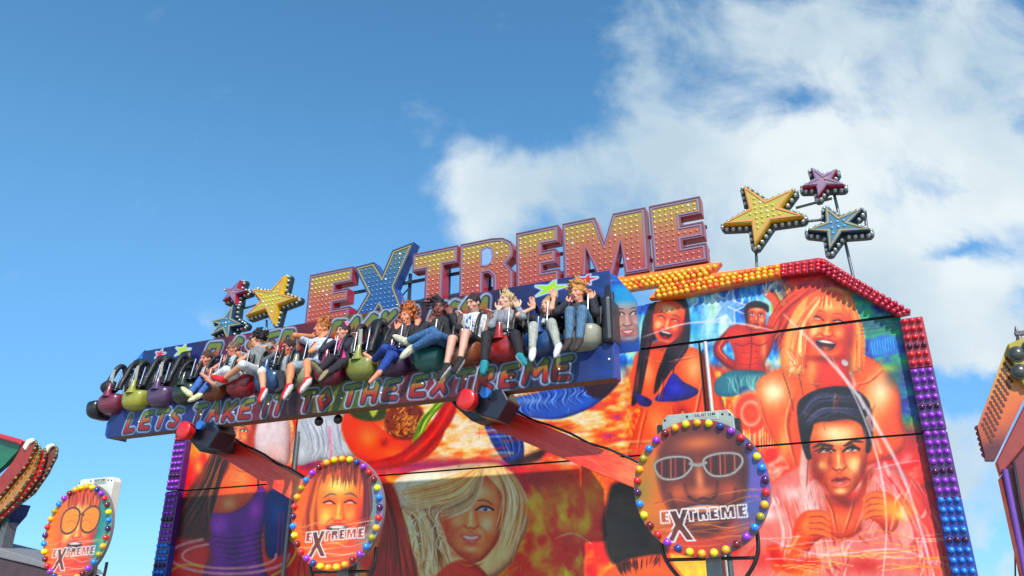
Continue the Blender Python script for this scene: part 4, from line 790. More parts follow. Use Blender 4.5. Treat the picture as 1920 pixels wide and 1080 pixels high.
# ------------------------------------------------------------------ star signs
def starpoly(pts_px, d): return [un(x, y, d) for x, y in pts_px]
def star5(cx, cy, pts, k=.42):
    """five tips in pixels -> ten point outline"""
    out = []; c = Vector((cx, cy))
    for i in range(5):
        a = Vector(pts[i]); b_ = Vector(pts[(i+1) % 5]); out.append(tuple(a)); m_ = (a+b_)/2; out.append(tuple(c+(m_-c)*k*1.12))
    return out
me_sb = bulb_mesh('bulb', .033, mat('clear_glass_bulb', (170, 174, 170), .12, .35, .8, vary=.2), 1.1, 10)
def star(label, cx, cy, tips, cols, rimw, nb, group, bulb_s, poles, face_w=.03):
    d = DS-.02
    c = un(cx, cy, d); out = starpoly(star5(cx, cy, tips), d)
    if sum(out[i][0]*out[(i+1) % 10][1]-out[(i+1) % 10][0]*out[i][1] for i in range(10)) < 0: out = out[::-1]
    org = (c[0], d, min(p[1] for p in poles)) if poles else (c[0], d, c[1])
    t = thing('star_sign', label, 'star sign', org, group)
    base = []
    po = inset(out, -rimw)
    # round the tips of the base plate
    for i, p in enumerate(po):
        p = Vector(p); q = Vector(out[i])
        if (q-Vector(c)).length > .65*max((Vector(o_)-Vector(c)).length for o_ in out):
            dr = (q-Vector(c)).normalized(); sd_ = Vector((-dr.y, dr.x))
            R_ = rimw*1.15
            for a in (-90, -50, -15, 15, 50, 90): base.append(tuple(q-dr*rimw*.4+(dr*math.cos(math.radians(a))+sd_*math.sin(math.radians(a)))*R_))
        else: base.append(tuple(p))
    MB().prism(base, d, d+.12).build('base_plate', mat('star_base_dark', (44, 54, 58), .4, .2), t, bevel=.01)
    f = MB().prism(inset(out, .0), d-.13, d-.001, 0, side=1).build('star_face', [cols[0], cols[1]], t)
    T_ = MB(); i1 = inset(out, face_w*.5); i2 = inset(out, face_w*1.5); ring(T_, i1, i2, d-.14, d-.128, 0); T_.build('trim', cols[2], f)
    sp_ = .085 if rimw > .05 else .075; k = 0
    xs = [p[0] for p in out]; zs = [p[1] for p in out]; x_ = min(xs); 
    while x_ < max(xs):
        z_ = min(zs)
        while z_ < max(zs):
            if pinp(x_, z_, out) and edist(x_, z_, out) > face_w*2+.012: inst(me_cap, 'bulb', f, (x_, d-.13, z_), cols[3] if (k*7) % 11 else B_Y5, .95)
            k += 1; z_ += sp_
        x_ += sp_
    # rim bulbs evenly round the base plate
    per = []; n = len(base)
    ip = inset(base, rimw*.48) if False else base
    L_ = [(Vector(ip[(i+1) % n])-Vector(ip[i])).length for i in range(n)]; tot = sum(L_)
    cc = Vector(c)
    for j in range(nb):
        q = tot*j/nb; i = 0
        while q > L_[i]: q -= L_[i]; i += 1
        a, b_ = Vector(ip[i]), Vector(ip[(i+1) % n]); e = (b_-a).normalized(); nn = Vector((-e.y, e.x)); p = a+e*q+nn*rimw*.42
        inst(me_sb, 'bulb', t, (p.x, d, p.y), None, bulb_s)
    for (pts) in poles_px.get(label, []):
        MB().tube([P3(x, y, d+.16) for x, y in pts], .022, 8).build('pole', m_steel, t)
    return t
poles_px = {}
m_y1 = mat('star_yellow', (168, 152, 50), .4, coat=.3); m_y2 = mat('star_orange', (206, 130, 70), .4, coat=.3); m_ys = mat('star_side_yellow', (240, 190, 20), .4, coat=.3)
m_p1 = mat('star_mauve', (138, 104, 126), .4, coat=.3); m_ps = mat('star_side_red', (190, 30, 70), .4, coat=.3)
m_b1 = mat('star_blue', (56, 102, 128), .4, coat=.3); m_bs = mat('star_side_blue', (30, 60, 90), .4, coat=.3); B_SB = bulbmat('pale_blue_bulb', (110, 175, 220))
def star_all():
    L = []
    L.append(('big yellow star sign with bulb edge, right of the final letter E', 1433, 404, [(1396, 355), (1490, 361), (1508, 411), (1417, 464), (1358, 426)], (m_y1, m_ys, m_y2, B_Y2), .075, 44, 1.0, [[(1416, 440), (1420, 520)]]))
    L.append(('small mauve star sign, highest of the stars at the right end', 1543, 345, [(1522, 321), (1570, 324), (1584, 353), (1535, 374), (1505, 356)], (m_p1, m_ps, m_lav, B_Y3), .06, 26, .95, [[(1562, 355), (1600, 520)], [(1492, 390), (1560, 372)]]))
    L.append(('blue star sign with gold outline, below the mauve star at the right end', 1566, 428, [(1548, 393), (1618, 397), (1632, 437), (1556, 475), (1515, 438)], (m_b1, m_bs, m_gold, B_SB), .068, 36, .95, [[(1505, 416), (1540, 412)], [(1622, 400), (1626, 440)]]))
    L.append(('yellow star sign with bulb edge, left of the first letter E', 517, 565, [(541, 520), (561, 563), (519, 610), (468, 596), (480, 546)], (m_y1, m_ys, m_y2, B_Y2), .075, 44, .95, [[(500, 600), (500, 660)]]))
    L.append(('small mauve star sign, highest of the stars at the left end', 442, 550, [(458, 529), (469, 549), (449, 572), (425, 568), (429, 545)], (m_p1, m_ps, m_lav, B_Y3), .06, 26, .85, [[(440, 560), (445, 640)], [(452, 580), (480, 572)]]))
    L.append(('blue star sign partly behind the ride board at the left end', 432, 606, [(446, 574), (462, 612), (436, 644), (404, 632), (404, 606)], (m_b1, m_bs, m_gold, B_SB), .068, 34, .85, [[(430, 600), (430, 660)]]))
    for k, (lab, cx, cy, tips, cols, rw, nb, bs, pp) in enumerate(L):
        poles_px[lab] = pp
        star(lab, cx, cy, tips, cols, rw, nb, 'star signs on poles above the backdrop', bs, [un(*pp[0][-1], DS)])
star_all()
# ------------------------------------------------------------------ the gondola: boards, 16 seats with shoulder harnesses
GD = (-6.99, 8.8, 1.6+.293*8.8)
gond = thing('ride_gondola', 'long ride gondola with sixteen coloured seats between graffiti boards, carrying the riders', 'ride gondola', GD)
m_gl = mat('gondola_blue', (20, 62, 150), .4, coat=.3, vary=.15); m_under = mat('gondola_underside', (112, 84, 66), .7, vary=.2)
mp2 = paintmat('graffiti_board', .40, .15, .12)
bz0, bz1 = 1.6+.293*8.8, 1.6+.3445*8.8; bs0, bs1 = -1.2867*8.8, -.3024*8.8
def board_bg(cv, xs):
    X, Y = cv.sp['px']; c = np.stack([np.interp(X, [a for a, _ in xs], [q[k] for _, q in xs]) for k in range(3)], -1)
    n = fbm(X/60, Y/14, 4, 7); cv.c = c*(0.46+.42*n)[:, None]
def ztint(zlo, zhi):
    def f(x, y): return ramp((y-zlo)/(zhi-zlo), [(0, (120, 14, 22)), (.35, (168, 40, 22)), (.62, (150, 104, 34)), (1, (100, 122, 56))])
    f.m = True; return f
_mix = Canvas.mix
def mix2(s, i, a, col):
    if callable(col) and getattr(col, 'm', False): X, Y = s.sp['m']; col = col(X[i], Y[i])
    _mix(s, i, a, col)
Canvas.mix = mix2
def word(cv, txt, x0, x1, zA, zB_, d, seed=0, slant=.22):
    sA, sB = un(*x0, d)[0], un(*x1, d)[0]; h = zB_-zA; units = sum(.35 if c == 'I' else 1.3 if c == 'M' else 1.0 for c in txt)
    tot = sB-sA-h*slant; wl = tot/(units+.28*(len(txt)-1)); gap = wl*.28
    text(cv, txt, sA, zA, h, wl*.9, gap+wl*.08, slant, [(h*.60, (178, 194, 214), 0, 0), (h*.42, (16, 20, 44), h*.02, -h*.02), (h*.27, ztint(zA, zB_), 0, 0)], wob=.05, seed=seed)
nb_, nh_ = 1500, 84
S2, Z2, X2, Y2 = panel_grid(bs0, bs1, bz0, bz1, nb_, nh_, 8.8)
c2 = Canvas(X2, Y2, S2, Z2)
board_bg(c2, [(200, (20, 66, 150)), (300, (24, 60, 150)), (420, (50, 26, 100)), (470, (140, 20, 50)), (560, (90, 30, 40)), (610, (130, 140, 40)), (680, (90, 110, 40)), (740, (120, 20, 40)), (800, (160, 16, 40)), (900, (80, 20, 50)), (1000, (30, 26, 80)), (1080, (20, 60, 150)), (1160, (16, 80, 175))])
for k in range(40): c2.stroke([(1040+k*3, 640), (1046+k*3, 720)], 1, (10, 40, 110), .3)
zA, zB_ = bz0+.075, bz0+.325
for (t_, a, b_, sd_) in (('LETS', (236, 800), (346, 790), 1), ('TAKE', (360, 788), (480, 775), 2), ('IT', (494, 775), (540, 770), 3), ('TO', (562, 768), (628, 760), 4), ('THE', (642, 757), (757, 745), 5), ('EXTREME', (770, 742), (1090, 700), 6)):
    word(c2, t_, a, b_, zA, zB_, 8.8, sd_)
lb = grid_mesh('lower_board', S2, Z2, 8.8, c2.c, nb_, nh_, np.ones((nb_-1)*(nh_-1), bool), mp2, gond, GD)
lb['label'] = 'lower board lettered LETS TAKE IT TO THE EXTREME'
MB().box(bs0, bs1, 8.804, 9.0, bz0-.004, bz1-.02).build('board_box', m_under, gond)
MB().prism([(bs1+.003, bz0), (bs1+.03, bz0+.01), (bs1+.03, bz1+.04), (bs1+.003, bz1+.04)], 8.82, 9.02).build('end_plate', m_gl, gond)
MB().prism([(bs0-.003, bz0), (bs0-.08, bz0+.06), (bs0-.09, bz0+.25), (bs0-.003, bz0+.42)], 8.83, 9.2).build('end_plate', m_gl, gond)
b = MB()
for k in range(13):
    s_ = bs0+.7+k*.66; b.dome((s_, 8.797, bz0+.20+.04*math.sin(k*1.7)), .016, (0, -1, 0), .9, 8, 3)
b.build('marker_lights', mat('small_white_lamp', (230, 226, 210), .2, coat=.6), gond)
# upper board
us0, us1 = -1.2305*9.2, -.2999*9.2; uz1 = 1.6+.4545*9.2; uz0 = uz1-.62
S3, Z3, X3, Y3 = panel_grid(us0, us1, uz0, uz1, 1400, 96, 9.2)
c3 = Canvas(X3, Y3, S3, Z3)
board_bg(c3, [(270, (24, 92, 176)), (340, (26, 50, 140)), (400, (50, 24, 90)), (440, (150, 16, 44)), (520, (90, 16, 50)), (600, (170, 24, 50)), (650, (130, 130, 30)), (720, (150, 60, 40)), (790, (60, 20, 50)), (880, (120, 30, 60)), (940, (40, 26, 90)), (1010, (22, 54, 140)), (1080, (16, 70, 165)), (1150, (16, 92, 186))])
zA, zB_ = uz1-.44, uz1-.10
for (t_, a, b_, sd_) in (('P', (384, 650), (424, 650), 1), ('S', (432, 650), (456, 650), 2), ('SED', (462, 630), (562, 630), 3), ('ROCK', (620, 600), (748, 600), 5), ('&', (758, 590), (790, 590), 6), ('ESSA', (806, 580), (925, 580), 7)):
    word(c3, t_, a, b_, zA, zB_, 9.2, sd_, .3)
for (cx, cy, r, col, sq) in ((342, 657, 18, (176, 200, 40), 1.6), (300, 664, 13, (200, 30, 50), 1.5), (1032, 541, 19, (160, 205, 30), 2.1), (1100, 524, 12, (190, 40, 40), 1.9)):
    sA, zc = un(cx, cy, 9.2); R_ = r/150.
    ps = [(sA+R_*sq*(1 if k % 2 == 0 else .36)*math.sin(math.pi*k/5+.3), zc+R_*(1 if k % 2 == 0 else .36)*math.cos(math.pi*k/5+.3)) for k in range(10)]
    c3.stroke(ps, .05, (190, 208, 226), smooth=False, sp='m', closed=True); c3.poly(ps, col, soft=.006, smooth=False, sp='m')
ub = grid_mesh('upper_board', S3, Z3, 9.2, c3.c, 1400, 96, np.ones(1399*95, bool), mp2, gond, GD); ub['label'] = 'upper board with painted lettering and stars'
MB().box(us0, us1, 9.203, 9.24, uz0, uz1-.003).build('board_backing', m_gl, gond)
# end screens with a painted face
def endscreen(poly, d, fpx, h, left):
    ps = PX(poly, d); s0 = min(p[0] for p in ps); s1 = max(p[0] for p in ps); z0 = min(p[1] for p in ps); z1 = max(p[1] for p in ps)
    n1, n2 = 70, 150; S_, Z_, X_, Y_ = panel_grid(s0, s1, z0, z1, n1, n2, d); cc = Canvas(X_, Y_, S_, Z_, (18, 92, 176))
    cc.mix(np.arange(len(X_)), np.ones(len(X_)), lambda x, y: ramp(fbm(x/40, y/7, 4, 17)*1.5-.25, [(0, (10, 50, 120)), (.5, (16, 90, 176)), (1, (40, 150, 215))]))
    cc.glow(fpx[0], fpx[1]-h*.42, h*.5, h*.2, (40, 190, 220), .8)
    cc.face(fpx[0], fpx[1], h, -4, (190, 140, 130), (235, 205, 190), (90, 70, 110), 'smile', (170, 90, 90), w=.72, side=1)
    cc.glow(fpx[0], fpx[1]+h*.60, h*.7, h*.16, (14, 70, 150), 1); cc.glow(fpx[0], fpx[1]-h*.44, h*.8, h*.20, (24, 150, 205), 1); cc.glow(fpx[0]+h*.45, fpx[1]+h*.1, h*.1, h*.5, (24, 100, 180), .8)
    cx_ = (S_.reshape(n2, n1)[:-1, :-1]+S_.reshape(n2, n1)[1:, 1:]).ravel()/2; cz_ = (Z_.reshape(n2, n1)[:-1, :-1]+Z_.reshape(n2, n1)[1:, 1:]).ravel()/2
    keep = np.array([pinp(a, b_, ps) for a, b_ in zip(cx_, cz_)])
    o = grid_mesh('end_screen', S_, Z_, d, cc.c, n1, n2, keep, mp2, gond, GD); o['label'] = 'blue end screen with a painted face'
    MB().prism(inset(ps, .008), d+.004, d+.05).build('screen_backing', m_gl, gond)
endscreen([(1146, 512), (1156, 518), (1193, 561), (1200, 657), (1157, 663), (1146, 650)], 9.3, (1176, 596), 92, False)
endscreen([(272, 655), (240, 692), (226, 770), (268, 765), (276, 700)], 9.3, (246, 728), 60, True)
MB().tube([P3(x, y, 9.0) for x, y in ((231, 752), (233, 712), (239, 696), (250, 692), (266, 694))], .022, 8).build('grab_rail', mat('chrome', (190, 190, 195), .2, .9), gond)
MB().tube([(us0, 9.25, uz1-.02), (us0, 9.25, bz1)], .03, 8).tube([(us1, 9.25, uz1-.3), (us1, 9.25, bz1)], .03, 8).build('frame_post', m_dark, gond)
for k in range(4): MB().tube([(us0+1.2+k*2.1, 9.27, uz0+.05), (us0+1.2+k*2.1, 9.27, bz0+.1)], .035, 8).build('frame_post', m_dark, gond)
MB().box(bs0+.1, bs1-.05, 9.14, 9.19, bz1-.35, uz0+.10).build('rear_screen', mat('dark_screen', (26, 22, 34), .6), gond)
for (x, y) in ((598, 790), (634, 786)):
    p = P3(x, y, 9.1); MB().tube([(p[0], 9.1, bz0), (p[0], 9.1, p[2]+.03)], .035, 8).ell((p[0], 9.1, p[2]), (.07, .06, .07)).build('buffer_foot', m_dark, gond)
# seats
SB = MB(); SB.box(-1.2808*8.8-.3, -.3433*8.8+.28, 8.80, 9.12, bz1-.06, bz1+.16); SB.build('seat_base', mat('seat_base_black', (22, 20, 24), .6), gond, bevel=.03)
SEATC = [('crimson', (160, 40, 80)), ('yellow', (206, 204, 60)), ('mauve', (110, 70, 120)), ('dark_green', (36, 60, 36)), ('orange', (186, 96, 46)), ('red', (200, 30, 44)), ('blue', (40, 90, 150)), ('cream', (196, 196, 150)), ('magenta', (176, 34, 80)), ('olive', (178, 186, 80)), ('purple', (84, 40, 96)), ('teal', (20, 130, 122)), ('rust', (176, 88, 46)), ('scarlet', (214, 30, 32)), ('deep_blue', (26, 84, 160)), ('ivory', (216, 212, 186))]
m_foam = mat('black_harness_foam', (20, 20, 22), .55, vary=.2, coat=.08); m_bk = mat('black_seat_back', (18, 18, 20), .5, vary=.2); m_chr = _mc['chrome']; m_strap = mat('grey_strap', (150, 150, 140), .6)
OCC = {3, 4, 5, 6, 7, 8, 10, 11, 12, 13, 14, 15}
def shellfn(v):
    # a bucket: rounded below and in front, flatter on top
    x, y, z = v; k = lambda q, p: math.copysign(abs(q)**p, q)
    return (k(x, .45)*(1-.18*max(0, -z)), k(y, .6), k(z, .62)*(0.55 if z > 0 else 1.0))
def seat_s(i): return (-1.2808+i*(.9375/15))*8.8
for i, (cn, rgb) in enumerate(SEATC):
    s_ = seat_s(i); zc = bz1+.14
    m_ = mat('seat_shell_'+cn, tuple(int(v*.68) for v in rgb), .34, coat=.35, vary=.22, scale=5)
    b = MB(); b.ell((s_, 8.86, zc), (.245, .27, .215), 28, 16, 0, None, shellfn)
    st = b.build('seat', m_, gond); st['label'] = cn.replace('_', ' ')+' bucket seat'
    MB().tube([(s_, 8.64, zc+.06), (s_, 8.63, zc+.13), (s_, 8.64, zc+.20), (s_, 8.65, zc+.27)], [.10, .055, .040, .036], 14).build('crotch_post', m_, st)
    b = MB(); b.box(s_-.19, s_+.19, 9.05, 9.13, zc, zc+.56); b.build('backrest', m_bk, st, bevel=.05)
    oc = i in OCC; b = MB(); b.ell((s_, 9.10, zc+(.60 if oc else .68)), (.12, .05, .11) if oc else (.14, .06, .15), 16, 10, 0, None, lambda v: (math.copysign(abs(v.x)**.6, v.x), v.y, math.copysign(abs(v.z)**.7, v.z))); b.build('headrest', m_bk, st)
    up = 0.0 if i in OCC else .05
    for sg in (-1, 1):
        x_ = s_+sg*.165
        p = [(x_, 9.04, zc+.50), (x_, 8.97, zc+.56+up*2), (x_, 8.86, zc+.53+up*2), (x_+sg*.01, 8.77, zc+.42), (x_+sg*.01, 8.72, zc+.30), (x_, 8.70, zc+.18)]
        MB().tube([tuple(q) for q in spline(p, 5, False)], .027 if i in OCC else .044, 10).build('shoulder_pad', m_foam, st)
        if sg > 0 or i not in OCC: MB().tube([(x_-sg*.055, 8.72, zc+.50), (x_-sg*.06, 8.67, zc+.16)], .013, 8).build('harness_bar', m_chr, st)
    MB().tube([(s_-.165, 8.70, zc+.19), (s_, 8.66, zc+.17), (s_+.165, 8.70, zc+.19)], .028, 8).build('lap_bar', m_foam, st)
    b = MB(); b.box(s_-.028, s_+.028, 8.655, 8.665, zc+.18, zc+.52) if i not in OCC else b.box(s_+.255, s_+.285, 8.9, 9.0, zc-.1, zc+.5)
    b.build('strap', m_strap if i not in OCC else m_bk, st)
# end housings
MB().box(seat_s(15)+.27, seat_s(15)+.40, 8.70, 9.12, bz1-.02, bz1+.60).build('end_housing', m_dark, gond, bevel=.05)
MB().tube([(seat_s(15)+.335, 8.8, bz1+.55), (seat_s(15)+.30, 8.95, bz1+.80), (seat_s(15)+.25, 9.08, bz1+.78)], .035, 10).build('end_rail', m_foam, gond)
MB().ell((seat_s(0)-.36, 8.85, bz1+.08), (.13, .24, .2), 16, 10, 0, None, shellfn).build('end_housing', m_dark, gond)
MB().ell((seat_s(0)-.1, 8.72, bz1+.38), (.16, .14, .12), 14, 8).build('folded_harness', m_foam, gond)

# ------------------------------------------------------------------ arms that carry the gondola
mpa = paintmat('painted_arm', .4, .3, .1)
def arm(label, quad, hub, hr, brk, end):
    ps = PX(quad, 9.55); o = (end[0], 9.55, end[1])
    AD = 9.55; t = thing('swing_arm', label, 'ride arm', o, 'arms carrying the ride gondola')
    a, b_, c, d_ = [Vector(p) for p in ps]   # top near hub, top near disc, bottom near disc, bottom near hub
    nu, nv = 260, 30; U_, V_ = np.meshgrid(np.linspace(0, 1, nu), np.linspace(0, 1, nv)); U_ = U_.ravel(); V_ = V_.ravel()
    S_ = (a.x*(1-U_)+b_.x*U_)*V_+(d_.x*(1-U_)+c.x*U_)*(1-V_); Z_ = (a.y*(1-U_)+b_.y*U_)*V_+(d_.y*(1-U_)+c.y*U_)*(1-V_)
    X_, Y_ = px(S_, 9.55, Z_); cc = Canvas(U_*100, V_*14, U_, V_)
    cc.mix(np.arange(len(X_)), np.ones(len(X_)), lambda x, y: ramp(x/100*.8+fbm(x/9, y/3, 3, 3)*.5-.1, [(0, (196, 22, 24)), (.5, (214, 48, 36)), (.8, (232, 84, 46)), (1, (240, 132, 84))]))
    for k in range(26):
        R = random.Random(k+900); x0 = R.uniform(0, 90); y0 = R.uniform(0, 14)
        cc.stroke([(x0, y0), (x0+R.uniform(6, 14), y0+R.uniform(-2, 2)), (x0+R.uniform(16, 30), y0+R.uniform(-3, 3))], .30, (245, 170, 140), .40, soft=.4, taper=(.2, .2))
    grid_mesh('beam_face', S_, Z_, 9.55, cc.c, nu, nv, np.ones((nu-1)*(nv-1), bool), mpa, t, o)
    MB().prism(ps, 9.554, 9.86).build('beam', mat('arm_underside', (120, 34, 26), .5), t)
    MB().prism(PX(brk, 9.2), 9.2, 9.52).build('bracket', mat('dark_navy_bracket', (20, 24, 40), .4, coat=.3), t, bevel=.03)
    for q in range(5):
        pc = a.lerp(d_, (q+.5)/5); MB().dome((pc.x+.10, 9.549, pc.y-.05), .022, (0, -1, 0), .6, 8, 3).build('bolt', m_steel, t)
    fl_ = [a+(b_-a)*.0, a+(b_-a)*.035, d_+(c-d_)*.035, d_]; MB().prism([(p.x, p.y) for p in fl_], 9.53, 9.88).build('flange', m_dark, t, bevel=.008)
    hz = [a.lerp(b_, k/8)+Vector((0, .03+.02*math.sin(k*2.2))) for k in range(9)]; MB().tube([(p.x, 9.62, p.y) for p in hz], .016, 8).build('hose', m_dark, t)
    h = un(*hub, 8.6); b = MB(); n = 24
    b.tube([(h[0], 8.60, h[1]), (h[0], 8.72, h[1])], hr, 28); MB().tube([(h[0], 8.72, h[1]), (h[0], 9.25, h[1])], .11, 20).build('pivot_shaft', m_dark, t); MB().prism([(h[0]+.05, h[1]-.16), (h[0]+.05, h[1]+.12), (h[0]+.42, h[1]+.16), (h[0]+.52, h[1]-.02), (h[0]+.36, h[1]-.26)], 8.80, 9.19).build('pivot_housing', _mc['dark_navy_bracket'], t, bevel=.02); b.dome((h[0], 8.60, h[1]), hr, (0, -1, 0), .18, 28, 4)
    b.build('hub_cap', mat('red_hub', (196, 20, 24), .35, coat=.4), t)
    b = MB(); b.tube([(h[0]+.25, 8.66, h[1]+.07), (h[0]+.25, 8.72, h[1]+.07)], .07, 12); b.build('bearing', mat('blue_bearing', (40, 110, 190), .3, .3, .5), t)
    return t
arm('red painted arm with pale streaks, reaching the middle of the gondola board', [(930, 760), (1215, 878), (1190, 915), (906, 796)], (872, 748), .135, [(840, 748), (884, 720), (938, 758), (930, 784), (884, 790), (852, 762)], un(1310, 912, 9.55))
arm('red painted arm reaching the left end of the board', [(410, 812), (580, 905), (560, 945), (404, 850)], (343, 806), .135, [(322, 804), (378, 792), (416, 812), (412, 846), (372, 846), (354, 826)], un(630, 960, 9.55))

# ------------------------------------------------------------------ round signs with bulbs
m_box = mat('grey_green_box', (150, 160, 152), .5, .2, vary=.2); m_wbox = mat('off_white_box', (206, 206, 196), .5, vary=.1)
BC = [B_OR, B_YE, bulbmat('dark_blue_bulb', (24, 60, 140)), B_PU, B_RD, bulbmat('garnet_bulb', (110, 16, 30)), B_YE, B_BL, bulbmat('plum_bulb', (70, 20, 80)), B_RD, B_OR, bulbmat('olive_bulb', (160, 150, 20)), B_BL, B_PU, _mc['garnet_bulb'], B_OR, B_YE]
me_db = bulb_mesh('bulb', .043, B_OR, 1.1, 14)
mpd = paintmat('painted_disc', .36, .3, .06)
def discsign(label, c, R_, paint, mbox):
    d = 8.72; sc_, zc = c
    t = thing('round_sign', label, 'round sign', (sc_, d, 0.0), 'round bulb signs in front of the ride')
    nr, na = 120, 220; r_, a_ = np.meshgrid(np.linspace(0.0, R_, nr), np.linspace(0, 2*math.pi, na)); r_ = r_.ravel(); a_ = a_.ravel()
    S_ = sc_+r_*np.cos(a_); Z_ = zc+r_*np.sin(a_); X_, Y_ = px(S_, d, Z_); cc = Canvas(X_, Y_, (S_-sc_)/R_, (Z_-zc)/R_)
    cc.u = (S_-sc_)/R_; cc.v = (Z_-zc)/R_; cc.sp['px'] = (cc.u*100, -cc.v*100)   # artwork laid out on the disc itself
    paint(cc)
    cc.stroke([(-93+0*k, 0) for k in range(2)], .1, (0, 0, 0), 0)
    grid_mesh('disc_face', S_, Z_, d, cc.c, nr, na, np.ones((nr-1)*(na-1), bool), mpd, t, (sc_, d, 0.0))
    b = MB(); b.tube([(sc_, d+.003, zc), (sc_, d+.055, zc)], R_*1.005, 72); b.build('disc_body', mat('disc_edge', (120, 110, 112), .5), t)
    n = 34
    for k in range(n):
        a = 2*math.pi*(k+.3)/n+math.pi/2
        inst(me_db, 'bulb', t, (sc_+R_*.945*math.cos(-a+math.pi), d, zc+R_*.945*math.sin(a)), BC[k % len(BC)])
    b = MB(); b.prism([(sc_-.40, zc+.1), (sc_+.42, zc+.1), (sc_+.42, zc+R_*1.02+.03), (sc_+.36, zc+R_*1.02+.10), (sc_-.33, zc+R_*1.02+.10), (sc_-.40, zc+R_*1.02+.03)], d+.14, d+(.5 if mbox is m_box else .3))
    if mbox is None: b = MB(); b.box(sc_-.2, sc_+.2, d+.07, d+.2, zc-.2, zc+.2)
    bx = b.build('junction_box', mbox or m_dark, t, bevel=.01)
    for sg in ((-1, 1) if mbox is m_box else ()): MB().box(sc_+sg*.44-.03, sc_+sg*.44+.03, d+.18, d+.34, zc+R_*.72, zc+R_*1.02).build('bracket', m_dark, bx)
    for (x_, z_) in () if not mbox else ((-.36, .06), (.38, .06), (-.1, .08), (.2, .08), (.3, .07)): MB().dome((sc_+x_, d+.138, zc+R_*1.02+z_-.02), .014, (0, -1, 0), .6, 8, 3).build('bolt', m_dark, bx)
    # small maker's plate
    n1, n2 = 90, 34; S_, Z_, X_, Y_ = panel_grid(sc_-.02, sc_+.26, zc+R_*1.02, zc+R_*1.02+.085, n1, n2, d+.134); cp = Canvas(X_, Y_, S_, Z_, (200, 205, 196))
    text(cp, 'GALAXY 2000'.replace('A', 'A'), sc_-.01, zc+R_*1.02+.045, .030, .017, .006, .0, [(.006, (30, 30, 32), 0, 0)])
    for q in range(2): cp.stroke([(sc_+.0, zc+R_*1.02+.030-q*.016), (sc_+.23, zc+R_*1.02+.030-q*.016)], .006, (80, 84, 84), .8, sp='m')
    if mbox: grid_mesh('maker_plate', S_, Z_, d+.134, cp.c, n1, n2, np.ones((n1-1)*(n2-1), bool), mpd, bx, (sc_, d, 0.0))
    # post, struts
    MB().box(sc_-.05, sc_+.12, d+.2, d+.38, .0, zc).build('post', m_steel, t, bevel=.01)
    MB().tube([(sc_+.19, d+.3, 0), (sc_+.19, d+.3, zc-.3)], .03, 8).build('conduit', mat('grey_pipe', (150, 150, 150), .4, .4), t)
    for sg in (-1, 1):
        pts = [(sc_+sg*.52, d+.22, zc-R_*.60), (sc_+sg*.50, d+.22, zc-R_*.95), (sc_+sg*.36, d+.24, zc-R_*1.25), (sc_+sg*.1, d+.28, zc-R_*1.6)]
        MB().tube([tuple(q) for q in spline(pts, 5, False)], .022, 8).build('strut', m_dark, t)
    MB().tube([(sc_-.5, d+.22, zc-R_*1.0), (sc_+.5, d+.22, zc-R_*1.0)], .018, 8).build('crossbar', m_dark, t)
    return t
def logo(cc, filled=False):
    # big X behind, block letters EXTREME in outline
    def block(poly, w=3.0): cc.stroke([(x, y) for x, y in poly], w, (246, 240, 240), smooth=False, closed=True)
    y0, y1 = 33, 50; sl = -1.5
    def L(poly, x, w): 
        q = [(x+a*w, y1-(y1-y0)*b+(x+a*w+60)*-.03) for a, b in poly]; cc.poly(q, (120, 60, 60), .35, 1, smooth=False); block(q, 1.7)
    if True:
        L(UE, -62, 13); L(UT, -24, 15); L(URo, -6, 14); L(UE, 11, 12); L(UM, 27, 20); L(UE, 51, 13)
        X_ = [(-56, 77), (-42, 53), (-49, 33), (-38, 32), (-34, 43), (-29, 31), (-19, 31), (-29, 53), (-14, 76), (-26, 76), (-35, 62), (-44, 77)]
        cc.poly(X_, (70, 34, 30), .75, 1, smooth=False); block(X_, 2.0)
def wisps(cc, seed, cols):
    for k in range(26):
        R = random.Random(k+seed); x0 = R.uniform(-90, 20); y0 = R.uniform(14, 80)
        cc.stroke([(x0, y0), (x0+R.uniform(15, 35), y0+R.uniform(-6, 6)), (x0+R.uniform(45, 70), y0+R.uniform(-6, 6)), (x0+R.uniform(80, 110), y0+R.uniform(-8, 8))], 1.6, R.choice(cols), .6, soft=1.2, taper=(.1, .1))
